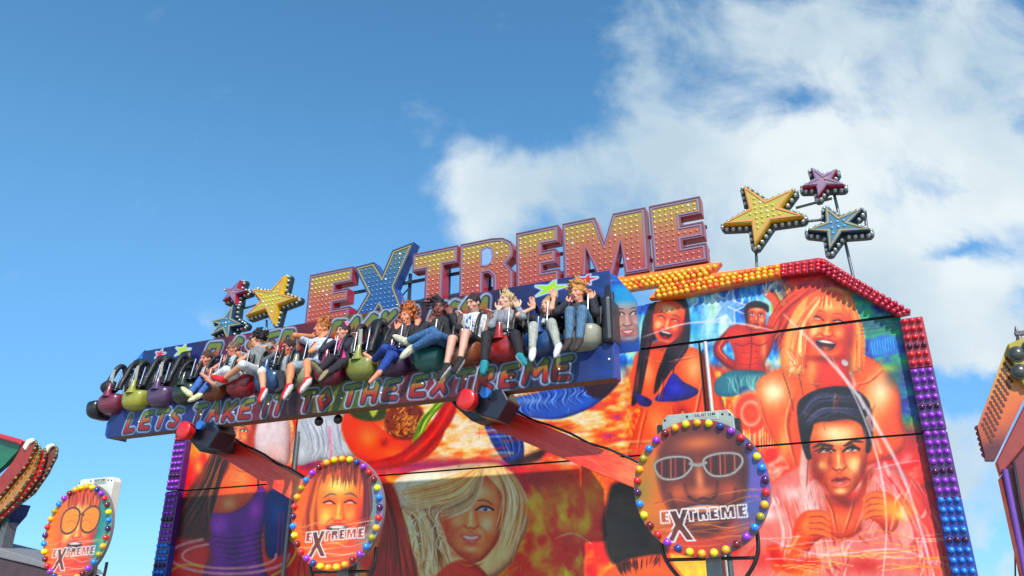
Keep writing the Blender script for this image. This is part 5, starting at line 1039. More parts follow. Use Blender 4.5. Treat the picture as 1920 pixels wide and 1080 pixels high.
def paint_r(cc):
    n = len(cc.c); cc.mix(np.arange(n), np.ones(n), lambda x, y: ramp((x+100)/200+fbm(x/30, y/30, 3, 2)*.25-.12, [(0, (150, 120, 30)), (.2, (206, 110, 30)), (.4, (190, 50, 30)), (.62, (150, 40, 40)), (.82, (60, 90, 150)), (1, (120, 90, 170))]))
    cc.glow(0, 66, 90, 24, (200, 70, 40), .8); cc.glow(10, -78, 60, 22, (140, 40, 26), .8)
    cc.poly([(-60, -50), (-40, -80), (0, -92), (45, -82), (70, -50), (68, 0), (50, 40), (20, 66), (-12, 70), (-40, 44), (-60, 0)], (96, 36, 26), soft=5, edge=((40, 10, 10), 16, .8))
    cc.glow(5, -64, 36, 13, (214, 120, 66), .85); cc.glow(-32, 8, 17, 14, (200, 92, 48), .9); cc.glow(42, 8, 17, 14, (180, 76, 46), .9); cc.glow(1, -10, 7, 24, (226, 136, 84), .9); cc.stroke([(-22, -4), (-20, 8), (-14, 14)], 4, (60, 16, 12), .7, soft=4); cc.stroke([(26, -4), (24, 8), (18, 14)], 4, (60, 16, 12), .7, soft=4)
    cc.glow(2, 8, 20, 9, (206, 110, 64), .95); cc.stroke([(-18, 14), (-8, 20), (3, 17), (14, 20), (24, 13)], 4, (50, 14, 12), .8)
    for sx, cx in ((-1, -36), (1, 38)):
        le = [(cx-27, -40), (cx-5, -46), (cx+22, -43), (cx+27, -30), (cx+10, -15), (cx-16, -14), (cx-28, -26)]
        cc.poly(le, (70, 22, 20), soft=2)
        for k in range(6): cc.stroke([(cx-18+k*7, -44), (cx-20+k*7, -16)], 2, [(190, 80, 50), (40, 10, 12), (220, 130, 90)][k % 3], .7)
        cc.stroke(le, 4, (120, 116, 110), closed=True); cc.stroke(le, 1.2, (215, 212, 205), .7, closed=True)
    cc.stroke([(-11, -34), (1, -31), (12, -34)], 5, (150, 146, 140))
    cc.poly([(-26, 30), (0, 24), (30, 28), (42, 30), (24, 44), (-14, 44)], (40, 8, 12), soft=3); cc.poly([(-22, 30), (0, 27), (28, 30), (18, 36), (-12, 36)], (226, 190, 180), soft=2)
    cc.stroke([(-46, 8), (-38, 30), (-30, 44)], 4, (50, 16, 16), .6, soft=5); cc.stroke([(52, 6), (46, 28), (36, 44)], 4, (50, 16, 16), .6, soft=5)
    wisps(cc, 11, [(210, 130, 60), (120, 30, 20), (230, 150, 80)]); logo(cc)
def paint_l(cc):
    n = len(cc.c); cc.mix(np.arange(n), np.ones(n), lambda x, y: ramp((x+100)/200+fbm(x/30, y/30, 3, 4)*.25-.12, [(0, (240, 110, 20)), (.4, (240, 90, 30)), (.7, (220, 60, 70)), (.88, (120, 140, 130)), (1, (130, 130, 180))]))
    cc.poly([(-62, -20), (-54, -70), (-20, -94), (30, -92), (62, -60), (70, 0), (60, 40), (-60, 40)], (120, 30, 16), soft=8)
    cc.face(6, -6, 132, 2, (246, 124, 40), (255, 220, 110), (200, 50, 20), 'open', (200, 60, 40), w=.76, side=1, squint=True, brow=(90, 60, 50))
    cc.glow(4, -50, 30, 18, (250, 226, 130), .8)
    cc.hair([(-40, -88), (-46, -50)], [(60, -82), (62, -40)], 50, 4, [(130, 30, 14), (60, 14, 10), (200, 90, 30)], .75, 5, 71)
    cc.hair([(-56, -60), (-66, 0), (-60, 50)], [(-40, -70), (-52, -10), (-50, 40)], 40, 4, [(170, 50, 16), (90, 20, 10), (240, 130, 30)], .7, 4, 72); cc.hair([(52, -70), (62, -10), (60, 30)], [(66, -60), (74, 0), (70, 30)], 30, 4, [(60, 14, 20), (120, 30, 40)], .7, 4, 73)
    cc.glow(0, 70, 90, 22, (240, 110, 60), .7)
    wisps(cc, 21, [(255, 200, 140), (255, 120, 60), (250, 220, 210)]); logo(cc)
def paint_3(cc):
    n = len(cc.c); cc.mix(np.arange(n), np.ones(n), lambda x, y: ramp((x+100)/200+fbm(x/30, y/30, 3, 6)*.25-.12, [(0, (230, 130, 30)), (.4, (236, 90, 40)), (.65, (220, 70, 60)), (.82, (30, 130, 130)), (1, (120, 180, 140))]))
    cc.face(0, -10, 136, 0, (240, 120, 62), (250, 226, 130), (190, 50, 30), 'open', (210, 80, 80), w=.74, side=1, squint=True)
    cc.hair([(-50, -88), (-44, -50)], [(56, -84), (54, -44)], 46, 4, [(190, 40, 20), (110, 20, 30), (230, 110, 40)], .8, 5, 81)
    for cx in (-28, 34):
        le = [(cx-26, -40), (cx, -52), (cx+24, -40), (cx+22, -10), (cx, 2), (cx-24, -8)]; cc.poly(le, (240, 150, 40), .8, 4); cc.stroke(le, 4.5, (96, 50, 36), closed=True)
    cc.stroke([(-4, -34), (4, -38), (10, -34)], 4, (96, 50, 36)); cc.glow(0, 70, 80, 22, (226, 60, 50), .7)
    wisps(cc, 31, [(255, 200, 140), (255, 120, 60), (250, 220, 210)]); logo(cc)
dr = un(1312, 912, 8.72); dl = un(630, 960, 8.72); d3 = (2*dl[0]-dr[0]-.10, dl[1]-.08)
discsign('round sign with a dark face in silver sunglasses above the word EXTREME', dr, .735, paint_r, m_box)
discsign('round sign with a shouting orange face, against the wall below the gondola', dl, .735, paint_l, None)
discsign('round sign with a face in round glasses, alone against the sky at the left', d3, .735, paint_3, m_wbox)

# ------------------------------------------------------------------ neighbouring attractions at both edges of the photograph
def slab(name, poly, d, th, m, parent, bevel=0, side=None): return MB().prism(PX(poly, d), d, d+th, 0, side).build(name, m if isinstance(m, list) else [m, m], parent, bevel=bevel)
org = (un(40, 1000, 9.5)[0], 9.5, 0.0)
lf = thing('fairground_canopy', 'curved red, green and gold ride canopy edged with small bulbs at the far left', 'ride canopy', org)
mg_ = mat('canopy_green', (16, 96, 60), .4, coat=.3, vary=.25, scale=4); mr2 = mat('canopy_red', (190, 30, 40), .4, coat=.3, vary=.25, scale=4); mgo = mat('canopy_gold', (170, 110, 50), .4, coat=.3, vary=.3, scale=5); mbr = mat('canopy_brown', (110, 60, 56), .5, vary=.3, scale=5); mbl = mat('canopy_blue', (40, 60, 120), .5, vary=.3, scale=5)
slab('canopy_board', [(-60, 812), (0, 818), (38, 828), (36, 842), (8, 872), (-60, 930)], 9.62, .1, mg_, lf)
MB().tube([P3(x, y, 9.55) for x, y in ((-60, 808), (0, 818), (36, 828), (44, 832))], .05, 8).build('canopy_edge', mr2, lf)
fins = [(0, [(46, 828), (62, 826), (66, 834), (50, 868), (20, 905), (-10, 940), (-60, 960), (-60, 930), (-10, 905), (24, 866)], mat('canopy_rust', (150, 44, 36), .45, vary=.35, scale=6), 9.42), (1, [(58, 842), (72, 838), (72, 850), (58, 890), (30, 930), (0, 960), (-40, 985), (-40, 940), (10, 905), (40, 870)], mgo, 9.50),
        (2, [(70, 846), (82, 842), (82, 856), (70, 893), (46, 925), (14, 960), (-30, 1000), (-30, 960), (20, 925), (54, 885)], mr2, 9.58), (3, [(84, 840), (96, 833), (104, 840), (102, 856), (86, 888), (60, 925), (34, 945), (6, 970), (-40, 1010), (-40, 985), (10, 945), (52, 905), (72, 870)], mbr, 9.68)]
for k, poly, m_, d in fins:
    f_ = slab('canopy_fin', poly, d, .07, m_, lf)
    e = poly[1:7]; cc_ = spline(e, 8, False); bb = MB(); mats_b = [mat('green_capsule_bulb', (40, 90, 70), .3, coat=.4), mat('gold_capsule_bulb', (150, 130, 70), .3, coat=.4)]
    for q in range(0, len(cc_), 2): p = P3(cc_[q][0]+2, cc_[q][1], d); bb.dome(p, .026, (1, -.6, 0), 1.5, 7, 3, q//2 % 2)
    tag(bb.build('fin_bulbs', mats_b, f_), kind='stuff')
slab('canopy_cap', [(42, 838), (50, 824), (60, 821), (64, 826), (54, 832), (46, 844)], 9.38, .05, mat('cap_white', (235, 225, 200), .35, coat=.3), lf, .01); slab('canopy_cap', [(82, 844), (88, 834), (97, 831), (100, 835), (92, 840), (86, 850)], 9.62, .05, _mc['cap_white'], lf, .01)
slab('canopy_side', [(-60, 930), (30, 945), (22, 965), (4, 985), (-2, 1000), (-60, 1010)], 9.9, .3, mbl, lf)
slab('canopy_post', [(-60, 985), (9, 972), (0, 1000), (-6, 1004), (-60, 1012)], 9.8, .1, mat('canopy_teal', (10, 130, 110), .4), lf)
MB().box(org[0]-.9, org[0]-.75, 9.7, 9.9, 0, P3(0, 980, 9.7)[2]).build('canopy_leg', m_steel, lf)
org = (un(20, 1080, 9.6)[0], 9.6, 0.0)
rf = thing('kiosk_roof', 'flat grey kiosk roof in the bottom left corner', 'kiosk', org)
slab('roof', [(-80, 1008), (0, 1028), (60, 1046), (104, 1064), (112, 1074), (60, 1060), (0, 1046), (-80, 1022)], 9.6, .9, mat('grey_roof_sheet', (120, 118, 120), .6, vary=.12), rf, .02)
slab('fascia', [(-80, 1023), (0, 1047), (60, 1061), (110, 1075), (120, 1180), (-80, 1180)], 9.64, .8, mat('dark_fascia', (72, 52, 58), .6, vary=.3, scale=3), rf)
MB().box(P3(-80, 1100, 9.7)[0], P3(100, 1100, 9.7)[0], 9.7, 10.3, 0, P3(0, 1170, 9.7)[2]).build('kiosk_wall', mat('kiosk_wall', (90, 80, 84), .7), rf)
# booth at the right
org = (un(1900, 1080, 6.6)[0], 6.6, 0.0)
bt = thing('light_tower', 'orange and yellow light tower with round lamps, cut off at the right edge', 'ride tower', org)
m_bo = mat('booth_orange', (150, 62, 24), .4, coat=.2, vary=.35, scale=5); m_by = mat('booth_yellow', (160, 144, 26), .4, coat=.3, vary=.15); m_br = mat('booth_red', (104, 22, 40), .4, coat=.3, vary=.3, scale=3); m_gr = mat('booth_grille', (84, 26, 22), .5)
zt_, zb__ = P3(1900, 660, 6.62)[2], P3(1850, 850, 6.62)[2]
m_bg = gradmat('booth_gradient', [(0, (84, 20, 34)), (1, (186, 150, 34)), (.5, (190, 84, 28))], zb__+.25, zt_+.25)
slab('side_panel', [(1889, 647), (1910, 668), (1931, 726), (1866, 862), (1849, 862), (1833, 800)], 6.62, .1, m_bg, bt)
slab('front_panel', [(1889, 645), (1930, 628), (2010, 640), (2010, 700), (1921, 724), (1908, 700)], 6.56, .1, m_by, bt, .01)
slab('rail', [(1868, 866), (1933, 735), (1960, 730), (1960, 790), (1876, 892)], 6.6, .1, mat('booth_red_orange', (140, 42, 32), .4, coat=.3, vary=.2), bt, .01)
slab('body_panel', [(1877, 893), (1940, 800), (2010, 800), (2010, 1300), (1950, 1300), (1918, 1078)], 6.64, .2, m_br, bt)
for q in ([(1900, 866), (1912, 940), (1926, 1010)], [(1884, 884), (1902, 980), (1921, 1070)]): MB().tube([P3(x, y, 6.6) for x, y in q], .012, 6).build('panel_edge', m_dark, bt)
MB().tube([P3(1884, 880, 6.58), P3(1925, 1085, 6.58)], .02, 8).build('panel_edge', mat('booth_purple', (100, 60, 150), .4), bt)
b = MB()
for i in range(13):
    for j in range(5):
        u_ = (i+.6)/13.4; v_ = (j+.5)/5.6
        x = (1888+v_*24)*(1-u_)+(1838+v_*22)*u_; y = (662+v_*28)*(1-u_)+(800+v_*44)*u_
        p = P3(x, y, 6.6); b.box(p[0]-.009, p[0]+.009, p[1]+.016, p[1]+.03, p[2]-.012, p[2]+.012)
b.build('grille', m_gr, bt)
for (x, y) in ((1907, 664), (1912, 697), (1932, 652)):
    p = P3(x, y, 6.56); lb_ = MB(); lb_.dome(p, .052, (0, -1, 0), .7, 18, 6); lb_.build('round_lamp', mat('grey_lamp_lens', (58, 58, 52), .3, 0, .4), bt); MB().tube([(p[0], p[1]+.01, p[2]), (p[0], p[1]-.012, p[2])], .058, 18).build('lamp_ring', m_dark, bt)
for k in range(6):
    x, y = 1835+k*2.6, 803+k*10; p = P3(x, y, 6.66); MB().dome(p, .024, (-1, -.2, 0), 1.2, 8, 4).build('edge_bulb', mat('dark_red_bulb', (110, 20, 40), .3, coat=.5), bt)
p = P3(1911, 634, 6.6); b = MB(); b.tube([(p[0], p[1], p[2]-.03), (p[0], p[1], p[2]+.03)], [.03, .012], 8); b.box(p[0]-.02, p[0]+.06, p[1]-.02, p[1]+.02, p[2]+.02, p[2]+.05); b.tube([(p[0]-.005, p[1], p[2]+.03), (p[0]-.005, p[1], p[2]+.095)], [.022, .004], 8); b.build('finial', mat('finial_grey', (90, 84, 92), .4, .3), bt)
MB().tube([P3(1903, 1020, 6.9), P3(1904, 1100, 6.9)], .006, 6).build('cable', m_dark, bt)
MB().box(org[0]+.1, org[0]+.5, 6.7, 7.1, 0, 1.7).build('tower_base', m_br, bt)
# ------------------------------------------------------------------ people: each body one continuous surface grown from a distance field
class Field:
    def __init__(s, lo, hi, h):
        s.lo = np.array(lo, float); s.h = h; s.n = np.ceil((np.array(hi)-s.lo)/h).astype(int)+1; s.F = np.full(s.n, .2, np.float32)
    def _blk(s, lo, hi):
        a = np.maximum(0, np.floor((np.array(lo)-s.lo)/s.h).astype(int)); b = np.minimum(s.n, np.ceil((np.array(hi)-s.lo)/s.h).astype(int)+1)
        if np.any(b <= a): return None
        g_ = [s.lo[k]+np.arange(a[k], b[k])*s.h for k in range(3)]
        return (slice(a[0], b[0]), slice(a[1], b[1]), slice(a[2], b[2])), g_[0][:, None, None], g_[1][None, :, None], g_[2][None, None, :]
    def _un(s, sl, D, k):
        f = s.F[sl]; h_ = np.clip(.5+.5*(f-D)/k, 0, 1); s.F[sl] = f*(1-h_)+D*h_-k*h_*(1-h_)
    def cap(s, a, b, ra, rb, k=.018, sub=False):
        a = np.array(a, float); b = np.array(b, float); R = max(ra, rb)+.06; q = s._blk(np.minimum(a, b)-R, np.maximum(a, b)+R)
        if q is None: return
        sl, x, y, z = q; e = b-a; L = e@e+1e-12; t = np.clip(((x-a[0])*e[0]+(y-a[1])*e[1]+(z-a[2])*e[2])/L, 0, 1)
        D = np.sqrt((x-a[0]-t*e[0])**2+(y-a[1]-t*e[1])**2+(z-a[2]-t*e[2])**2)-(ra+(rb-ra)*t)
        if sub: s.F[sl] = np.maximum(s.F[sl], -D)
        else: s._un(sl, D, k)
    def ell(s, c, r, B=None, k=.018, sub=False, noise=0, seed=0):
        c = np.array(c, float); r = np.array(r, float); R = r.max()+.06; q = s._blk(c-R, c+R)
        if q is None: return
        sl, x, y, z = q; x, y, z = x-c[0], y-c[1], z-c[2]
        if B is not None: u = x*B[0][0]+y*B[0][1]+z*B[0][2]; v = x*B[1][0]+y*B[1][1]+z*B[1][2]; w = x*B[2][0]+y*B[2][1]+z*B[2][2]
        else: u, v, w = x+0*y+0*z, y+0*x+0*z, z+0*x+0*y
        k0 = np.sqrt((u/r[0])**2+(v/r[1])**2+(w/r[2])**2); k1 = np.sqrt((u/r[0]**2)**2+(v/r[1]**2)**2+(w/r[2]**2)**2)+1e-9
        D = k0*(k0-1)/k1
        if noise: D = D+noise*(np.sin(x*95+seed)*np.sin(y*88+seed*2)*np.sin(z*102+seed*3)+.6*np.sin(x*190+z*70+seed)*np.sin(z*170+y*120))
        if sub: s.F[sl] = np.maximum(s.F[sl], -D)
        else: s._un(sl, D, k)
    def mesh(s):
        F = s.F; F[0] = F[-1] = .1; F[:, 0] = F[:, -1] = .1; F[:, :, 0] = F[:, :, -1] = .1
        I = F < 0; n = np.array(F.shape)-1
        acc = np.zeros((*n, 3), np.float32); cnt = np.zeros(n, np.float32)
        for ax in range(3):
            o = [k for k in range(3) if k != ax]
            for p in (0, 1):
                for q in (0, 1):
                    st = [0, 0, 0]; st[o[0]] = p; st[o[1]] = q; en = list(st); en[ax] = 1
                    A_ = F[tuple(slice(st[k], st[k]+n[k]) for k in range(3))]; B_ = F[tuple(slice(en[k], en[k]+n[k]) for k in range(3))]
                    m = (A_ < 0) != (B_ < 0); t = np.where(m, A_/np.where(m, A_-B_, 1), 0)
                    cnt += m
                    acc[..., ax] += t; acc[..., o[0]] += m*p; acc[..., o[1]] += m*q
        act = cnt > 0; idx = np.full(n, -1, np.int64); idx[act] = np.arange(act.sum())
        ijk = np.stack(np.nonzero(act), -1); V = s.lo+(ijk+acc[act]/cnt[act][:, None])*s.h
        Q = []
        for ax in range(3):
            o1, o2 = (ax+1) % 3, (ax+2) % 3
            a_ = [slice(None)]*3; b_ = [slice(None)]*3; a_[ax] = slice(0, -1); b_[ax] = slice(1, None)
            m = I[tuple(a_)] != I[tuple(b_)]; e = np.stack(np.nonzero(m), -1)
            ok = (e[:, o1] > 0) & (e[:, o2] > 0) & (e[:, o1] < n[o1]) & (e[:, o2] < n[o2]); e = e[ok]; flip = I[tuple(a_)][e[:, 0], e[:, 1], e[:, 2]]
            def at(d1, d2): f = e.copy(); f[:, o1] -= d1; f[:, o2] -= d2; return idx[f[:, 0], f[:, 1], f[:, 2]]
            q = np.stack([at(1, 1), at(0, 1), at(0, 0), at(1, 0)], -1); q[~flip] = q[~flip][:, ::-1]; Q.append(q)
        return V, np.concatenate(Q)
def nrm(v): v = np.array(v, float); return v/(np.linalg.norm(v)+1e-9)
mp_skin = paintmat('skin', .5, 0, 0); mp_cloth = paintmat('cloth', .75, 0, 0.04)
_t = mp_cloth.node_tree; _b = _t.nodes['Principled BSDF']; _n = _t.nodes.new('ShaderNodeTexNoise'); _n.inputs['Scale'].default_value = 22; _n.inputs['Detail'].default_value = 5; _n.inputs['Distortion'].default_value = 1.2
_c = _t.nodes.new('ShaderNodeTexCoord'); _m = _t.nodes.new('ShaderNodeMapping'); _m.inputs['Scale'].default_value = (1, 1, .45); _t.links.new(_c.outputs['Object'], _m.inputs[0]); _t.links.new(_m.outputs[0], _n.inputs['Vector'])
_p = _t.nodes.new('ShaderNodeBump'); _p.inputs['Strength'].default_value = .9; _p.inputs['Distance'].default_value = .03; _t.links.new(_n.outputs['Fac'], _p.inputs['Height']); _t.links.new(_p.outputs[0], _b.inputs['Normal'])
_mc['skin'].node_tree.nodes['Principled BSDF'].inputs['Subsurface Weight'].default_value = .05
def ray_len(par, xy, L, dlo, dhi, near=True):
    """where the ray through a pixel is L away from the parent joint"""
    ds = np.linspace(dlo, dhi, 120); P = np.array([P3(xy[0], xy[1], d) for d in ds]); r = np.abs(np.linalg.norm(P-par, axis=1)-L)
    k = int(np.argmin(r+(0 if not near else ds*.02))); return P[k]
def two_bone(a, b, l1, l2, pole):
    v = b-a; L = np.linalg.norm(v); L2 = min(L, (l1+l2)*.999); x = (l1*l1-l2*l2+L2*L2)/(2*L2); h_ = math.sqrt(max(0, l1*l1-x*x)); e = nrm(v); p = pole-e*(pole@e); return a+e*x+nrm(p)*h_
def hand(F, w, dr, nrm_, curl, sc_, side):
    """palm, four bent fingers of unequal length and a thumb from the side of the palm"""
    dr = nrm(dr); nn = nrm(nrm_-dr*(nrm_@dr)); sd_ = np.cross(dr, nn)*side
    F.ell(w+dr*.045*sc_, (.040*sc_, .018*sc_, .046*sc_), (sd_, nn, dr), .012)
    for i, (off, L) in enumerate(((-.028, .062), (-.010, .070), (.010, .066), (.027, .052))):
        a = w+dr*.078*sc_+sd_*off*sc_; d1 = nrm(dr+nn*curl*.6+sd_*off*3); b = a+d1*L*.5*sc_; d2 = nrm(dr*(1-curl)+nn*curl*1.6); c = b+d2*L*.55*sc_
        F.cap(a, b, .0105*sc_, .0095*sc_, .006); F.cap(b, c, .0095*sc_, .0075*sc_, .005)
    a = w+dr*.03*sc_-sd_*.034*sc_; b = a+nrm(dr-sd_*.9+nn*curl*.5)*.035*sc_; F.cap(a, b, .013*sc_, .011*sc_, .008); F.cap(b, b+nrm(dr*.9+nn*curl*.9-sd_*.1)*.03*sc_, .011*sc_, .009*sc_, .006)
def person(label, P):
    sc_ = P.get('sc', .92)*1.16; hd = P.get('hd', 8.86); H_ = P3(*P['head'], hd)
    f = nrm(P.get('f', (0, -1, -.1))); up = nrm(P.get('u', (0, .1, 1))); rt = nrm(np.cross(f, up)); up = np.cross(rt, f)   # rt: the sitter's right
    hs = 1.10*P.get('hs', 1)*(.5+.5*sc_/1.16)
    HB = (rt, f, up)
    hip = P3(*P['hip'], P.get('hpd', 8.90)); nk = H_-up*.135*hs+np.array([0, .02, 0])
    tor = nk-hip; tl = np.linalg.norm(tor); 
    if tl > .50*sc_: hip = nk-tor/tl*.50*sc_
    if tl < .36*sc_: hip = nk-tor/tl*.36*sc_
    ax = nrm(nk-hip); ls = nrm(P.get('sr', (1, 0, 0))); ls = nrm(ls-ax*(ls@ax)); fw = np.cross(ls, ax)*-1
    if fw[1] > 0: fw = -fw
    shw = .165*sc_; sh = nk-ax*.055*sc_
    J = {}
    for k, sg in (('l', -1), ('r', 1)):   # l = image left
        J['s'+k] = sh+ls*shw*sg; J['h'+k] = hip+ls*.085*sc_*sg
        kn = ray_len(J['h'+k], P['kn'+k], .40*sc_, 8.3, 9.1) if 'kn'+k in P else J['h'+k]+np.array([sg*.03, -.36*sc_, .02])
        an = ray_len(kn, P['an'+k], .37*sc_, 8.2, 9.0, P.get('near', True)) if 'an'+k in P else kn+np.array([0, -.03, -.36*sc_])
        v = an-kn; Lr = np.linalg.norm(v)
        if Lr > .43*sc_: an = kn+v/Lr*.43*sc_
        v = kn-J['h'+k]; Lr = np.linalg.norm(v)
        if Lr > .46*sc_: kn2 = J['h'+k]+v/Lr*.46*sc_; an = an+(kn2-kn); kn = kn2
        J['k'+k] = kn; J['a'+k] = an
        to = P3(*P['to'+k], an[1]-.07) if 'to'+k in P else an+np.array([0, -.1, -.06]); J['t'+k] = an+nrm(to-an)*(.105 if P.get('shoe') else .15)*sc_
        w = P3(*P['ha'+k], P.get('had', 8.78)); v = w-J['s'+k]; Lr = np.linalg.norm(v); mxl = (.27+.235)*sc_
        if Lr > mxl: w = J['s'+k]+v/Lr*mxl
        J['w'+k] = w
        pole = (nrm(P3(*P['el'+k], 8.86)-J['s'+k])*.7 if 'el'+k in P else ls*sg*.55)+np.array([0, -.35, -.75])
        J['e'+k] = two_bone(J['s'+k], w, .27*sc_, .235*sc_, pole)
    pts = np.array(list(J.values())+[H_+up*.3, H_+rt*.2, H_-rt*.2, hip]); lo = pts.min(0)-.19; hi = pts.max(0)+.19
    org = hip-np.array([0, 0, .1*sc_])
    def torso(F, g_=0, k=.03):
        F.ell(hip+ax*.03*sc_, (.145*sc_+g_, .105*sc_+g_, .11*sc_+g_), (ls, fw, ax), k); F.ell(hip+ax*.17*sc_, (.125*sc_+g_, .092*sc_+g_, .13*sc_+g_), (ls, fw, ax), k)
        F.ell(hip+(nk-hip)*.70, (.148*sc_+g_, .105*sc_+g_, .135*sc_+g_), (ls, fw, ax), k)
        F.cap(J['sl'], sh, .048*sc_+g_, .055*sc_+g_, k); F.cap(J['sr'], sh, .048*sc_+g_, .055*sc_+g_, k)
        if P.get('bust'):
            for sg in (-1, 1): F.ell(hip+(nk-hip)*.66+ls*.06*sg*sc_+fw*.075*sc_, (.055*sc_+g_, .045*sc_+g_, .052*sc_+g_), (ls, fw, ax), .025)
    def arms(F, g_, t):
        for k in 'lr':
            a, e, w = J['s'+k], J['e'+k], J['w'+k]
            t1 = min(1, t*2); F.cap(a, a+(e-a)*t1, .043*sc_+g_, (.043-.009*t1)*sc_+g_, .02)
            if t > .5: t2 = (t-.5)*2; F.cap(e, e+(w-e)*t2, .035*sc_+g_, (.035-.012*t2)*sc_+g_, .015)
    def legs(F, g_, t, k_=.02):
        for k in 'lr':
            a, e, w = J['h'+k], J['k'+k], J['a'+k]; t1 = min(1, t*2)
            F.cap(a, a+(e-a)*t1, .078*sc_+g_, (.078-.026*t1)*sc_+g_, k_)
            if t > .5:
                t2 = (t-.5)*2; m_ = e+(w-e)*.35+fw*-.012; 
                F.cap(e, e+(w-e)*t2, .047*sc_+g_, (.047-.016*t2)*sc_+g_, .015)
                if t2 > .4: F.cap(e+(w-e)*.15, e+(w-e)*.5-fw*.015*sc_, .046*sc_+g_, .040*sc_+g_, .02)
    # --- body
    F = Field(lo, hi, .0095); torso(F); arms(F, 0, 1); legs(F, 0, 1)
    F.cap(nk-ax*.05*sc_, H_-up*.06*hs-f*.01, .050*sc_, .046*hs, .02)
    F.ell(H_+up*.025*hs-f*.008, (.074*hs, .092*hs, .088*hs), HB, .015); F.ell(H_-up*.045*hs+f*.02*hs, (.054*hs, .062*hs, .066*hs), HB, .03); F.ell(H_-up*.088*hs+f*.052*hs, (.022*hs, .018*hs, .018*hs), HB, .02)
    for sg in (-1, 1):
        F.ell(H_+rt*.076*sg*hs-up*.005*hs-f*.005, (.011*hs, .018*hs, .028*hs), HB, .006); F.ell(H_+rt*.045*sg*hs+f*.052*hs-up*.025*hs, (.024*hs, .02*hs, .02*hs), HB, .015)
        F.ell(H_+rt*.031*sg*hs+f*.091*hs+up*.012*hs, (.017*hs, .012*hs, .011*hs), HB, sub=True)
    F.ell(H_+f*.080*hs+up*.034*hs, (.05*hs, .012*hs, .010*hs), HB, .012)
    F.cap(H_+f*.080*hs+up*.015*hs, H_+f*.104*hs-up*.022*hs, .010*hs, .0155*hs, .010)
    mo = P.get('mouth', 'open')
    F.ell(H_+f*.080*hs-up*.055*hs, (.030*hs, .014*hs, .018*hs if mo == 'open' else .010*hs), HB, .006)
    if mo == 'open': F.ell(H_+f*.098*hs-up*.056*hs, (.023*hs, .022*hs, .012*hs), HB, sub=True)
    for k in 'lr':
        dr = nrm(J['w'+k]-J['e'+k]); hv = np.array(P.get('hn', (0, -1, .2))); F.cap(J['w'+k]-dr*.01, J['w'+k]+dr*.02, .023*sc_, .024*sc_, .01)
        hdr = np.array(P['hdir'+k]) if 'hdir'+k in P else dr
        hand(F, J['w'+k]+dr*.01, hdr, hv, P.get('curl', .7), sc_*1.02, 1 if k == 'l' else -1)
        F.cap(J['a'+k], J['t'+k], .034*sc_, .024*sc_, .015); F.cap(J['a'+k], J['a'+k]-nrm(J['t'+k]-J['a'+k])*.03, .034*sc_, .030*sc_, .01)
    V, Q = F.mesh()
    q = (V-H_)/hs; a_, b_, c_ = q@rt, q@f, q@up
    sk = np.array(P.get('skin', (232, 176, 146)), float); C_ = np.tile(sk, (len(V), 1)); C_ *= (.94+.10*fbm(V[:, 0]*14, V[:, 2]*14+V[:, 1]*9, 3, 5))[:, None]
    hdm = (np.abs(a_) < .09) & (np.abs(c_) < .13) & (b_ > .02)
    def sp(cx, cz, rx, rz, col, al=1.0, mirror=True):
        for sg in ((-1, 1) if mirror else (1,)):
            m = np.clip(1.6-1.6*np.sqrt(((a_-cx*sg)/rx)**2+((c_-cz)/rz)**2), 0, 1)*hdm*al; C_[:] = C_*(1-m[:, None])+np.array(col, float)*m[:, None]
    sp(.045, -.028, .026, .022, sk*np.array([1.0, .78, .76]), .6); sp(.031, .012, .024, .014, (60, 40, 36), .75); sp(.031, .010, .016, .009, (240, 236, 230), .8); sp(.030, .010, .008, .008, (30, 24, 24), 1)
    sp(.033, .036, .026, .008, P.get('hair', (60, 40, 30)), .8); sp(0, -.056, .030, .018 if mo == 'open' else .011, (176, 70, 66), .9, False)
    if mo == 'open': sp(0, -.058, .022, .012, (70, 14, 20), 1, False); sp(0, -.049, .019, .006, (245, 240, 232), .95, False)
    else: sp(0, -.055, .022, .005, (240, 232, 222) if mo == 'grin' else (110, 40, 40), .9, False)
    root = thing('person', label, 'person', tuple(org), 'riders strapped into the gondola seats')
    root.empty_display_size = .1
    O = tuple(org)
    raw_mesh('body', V-org+0, Q, C_, mp_skin, root, O, True)
    root.children  # body first
    def cloth(name, build, col, pat=None, h_=.011, m=mp_cloth):
        F2 = Field(lo-.03, hi+.03, h_); build(F2); V2, Q2 = F2.mesh()
        if len(V2) == 0: return None
        c_ = np.tile(np.array(col, float), (len(V2), 1)); w_ = fbm(V2[:, 0]*16+V2[:, 2]*10, V2[:, 2]*18+V2[:, 1]*12, 3, 8); c_ = c_*(.86+.24*w_)[:, None]
        if pat: c_ = pat(V2, c_)
        o = raw_mesh(name, V2-org, Q2, c_, m, root, O, True); return o
    # trousers, then shirt, then jacket
    cloth(P.get('lown', 'trousers'), lambda F2: (F2.ell(hip+ax*.02*sc_, (.155*sc_, .117*sc_, .10*sc_), (ls, fw, ax), .02), legs(F2, .013, P.get('lt', .96))), P['low'])
    def shirt(F2): torso(F2, .012); arms(F2, .012, P.get('sl', .3)); F2.ell(nk+up*.01, (.062*sc_, .062*sc_, .05), (ls, fw, ax), sub=True)
    prt = P.get('print')
    def pat(V2, c_):
        if not prt: return c_
        r = V2-(hip+(nk-hip)*.62); u_, v_, w_ = r@ls, r@ax, r@fw
        m = ((fbm(u_*26+3, v_*26, 3, 12) > .52) & (np.abs(u_) < .085) & (np.abs(v_) < .10) & (w_ > 0))[:, None]; return np.where(m, np.array(prt, float), c_)
    cloth(P.get('topn', 'shirt'), shirt, P['top'], pat)
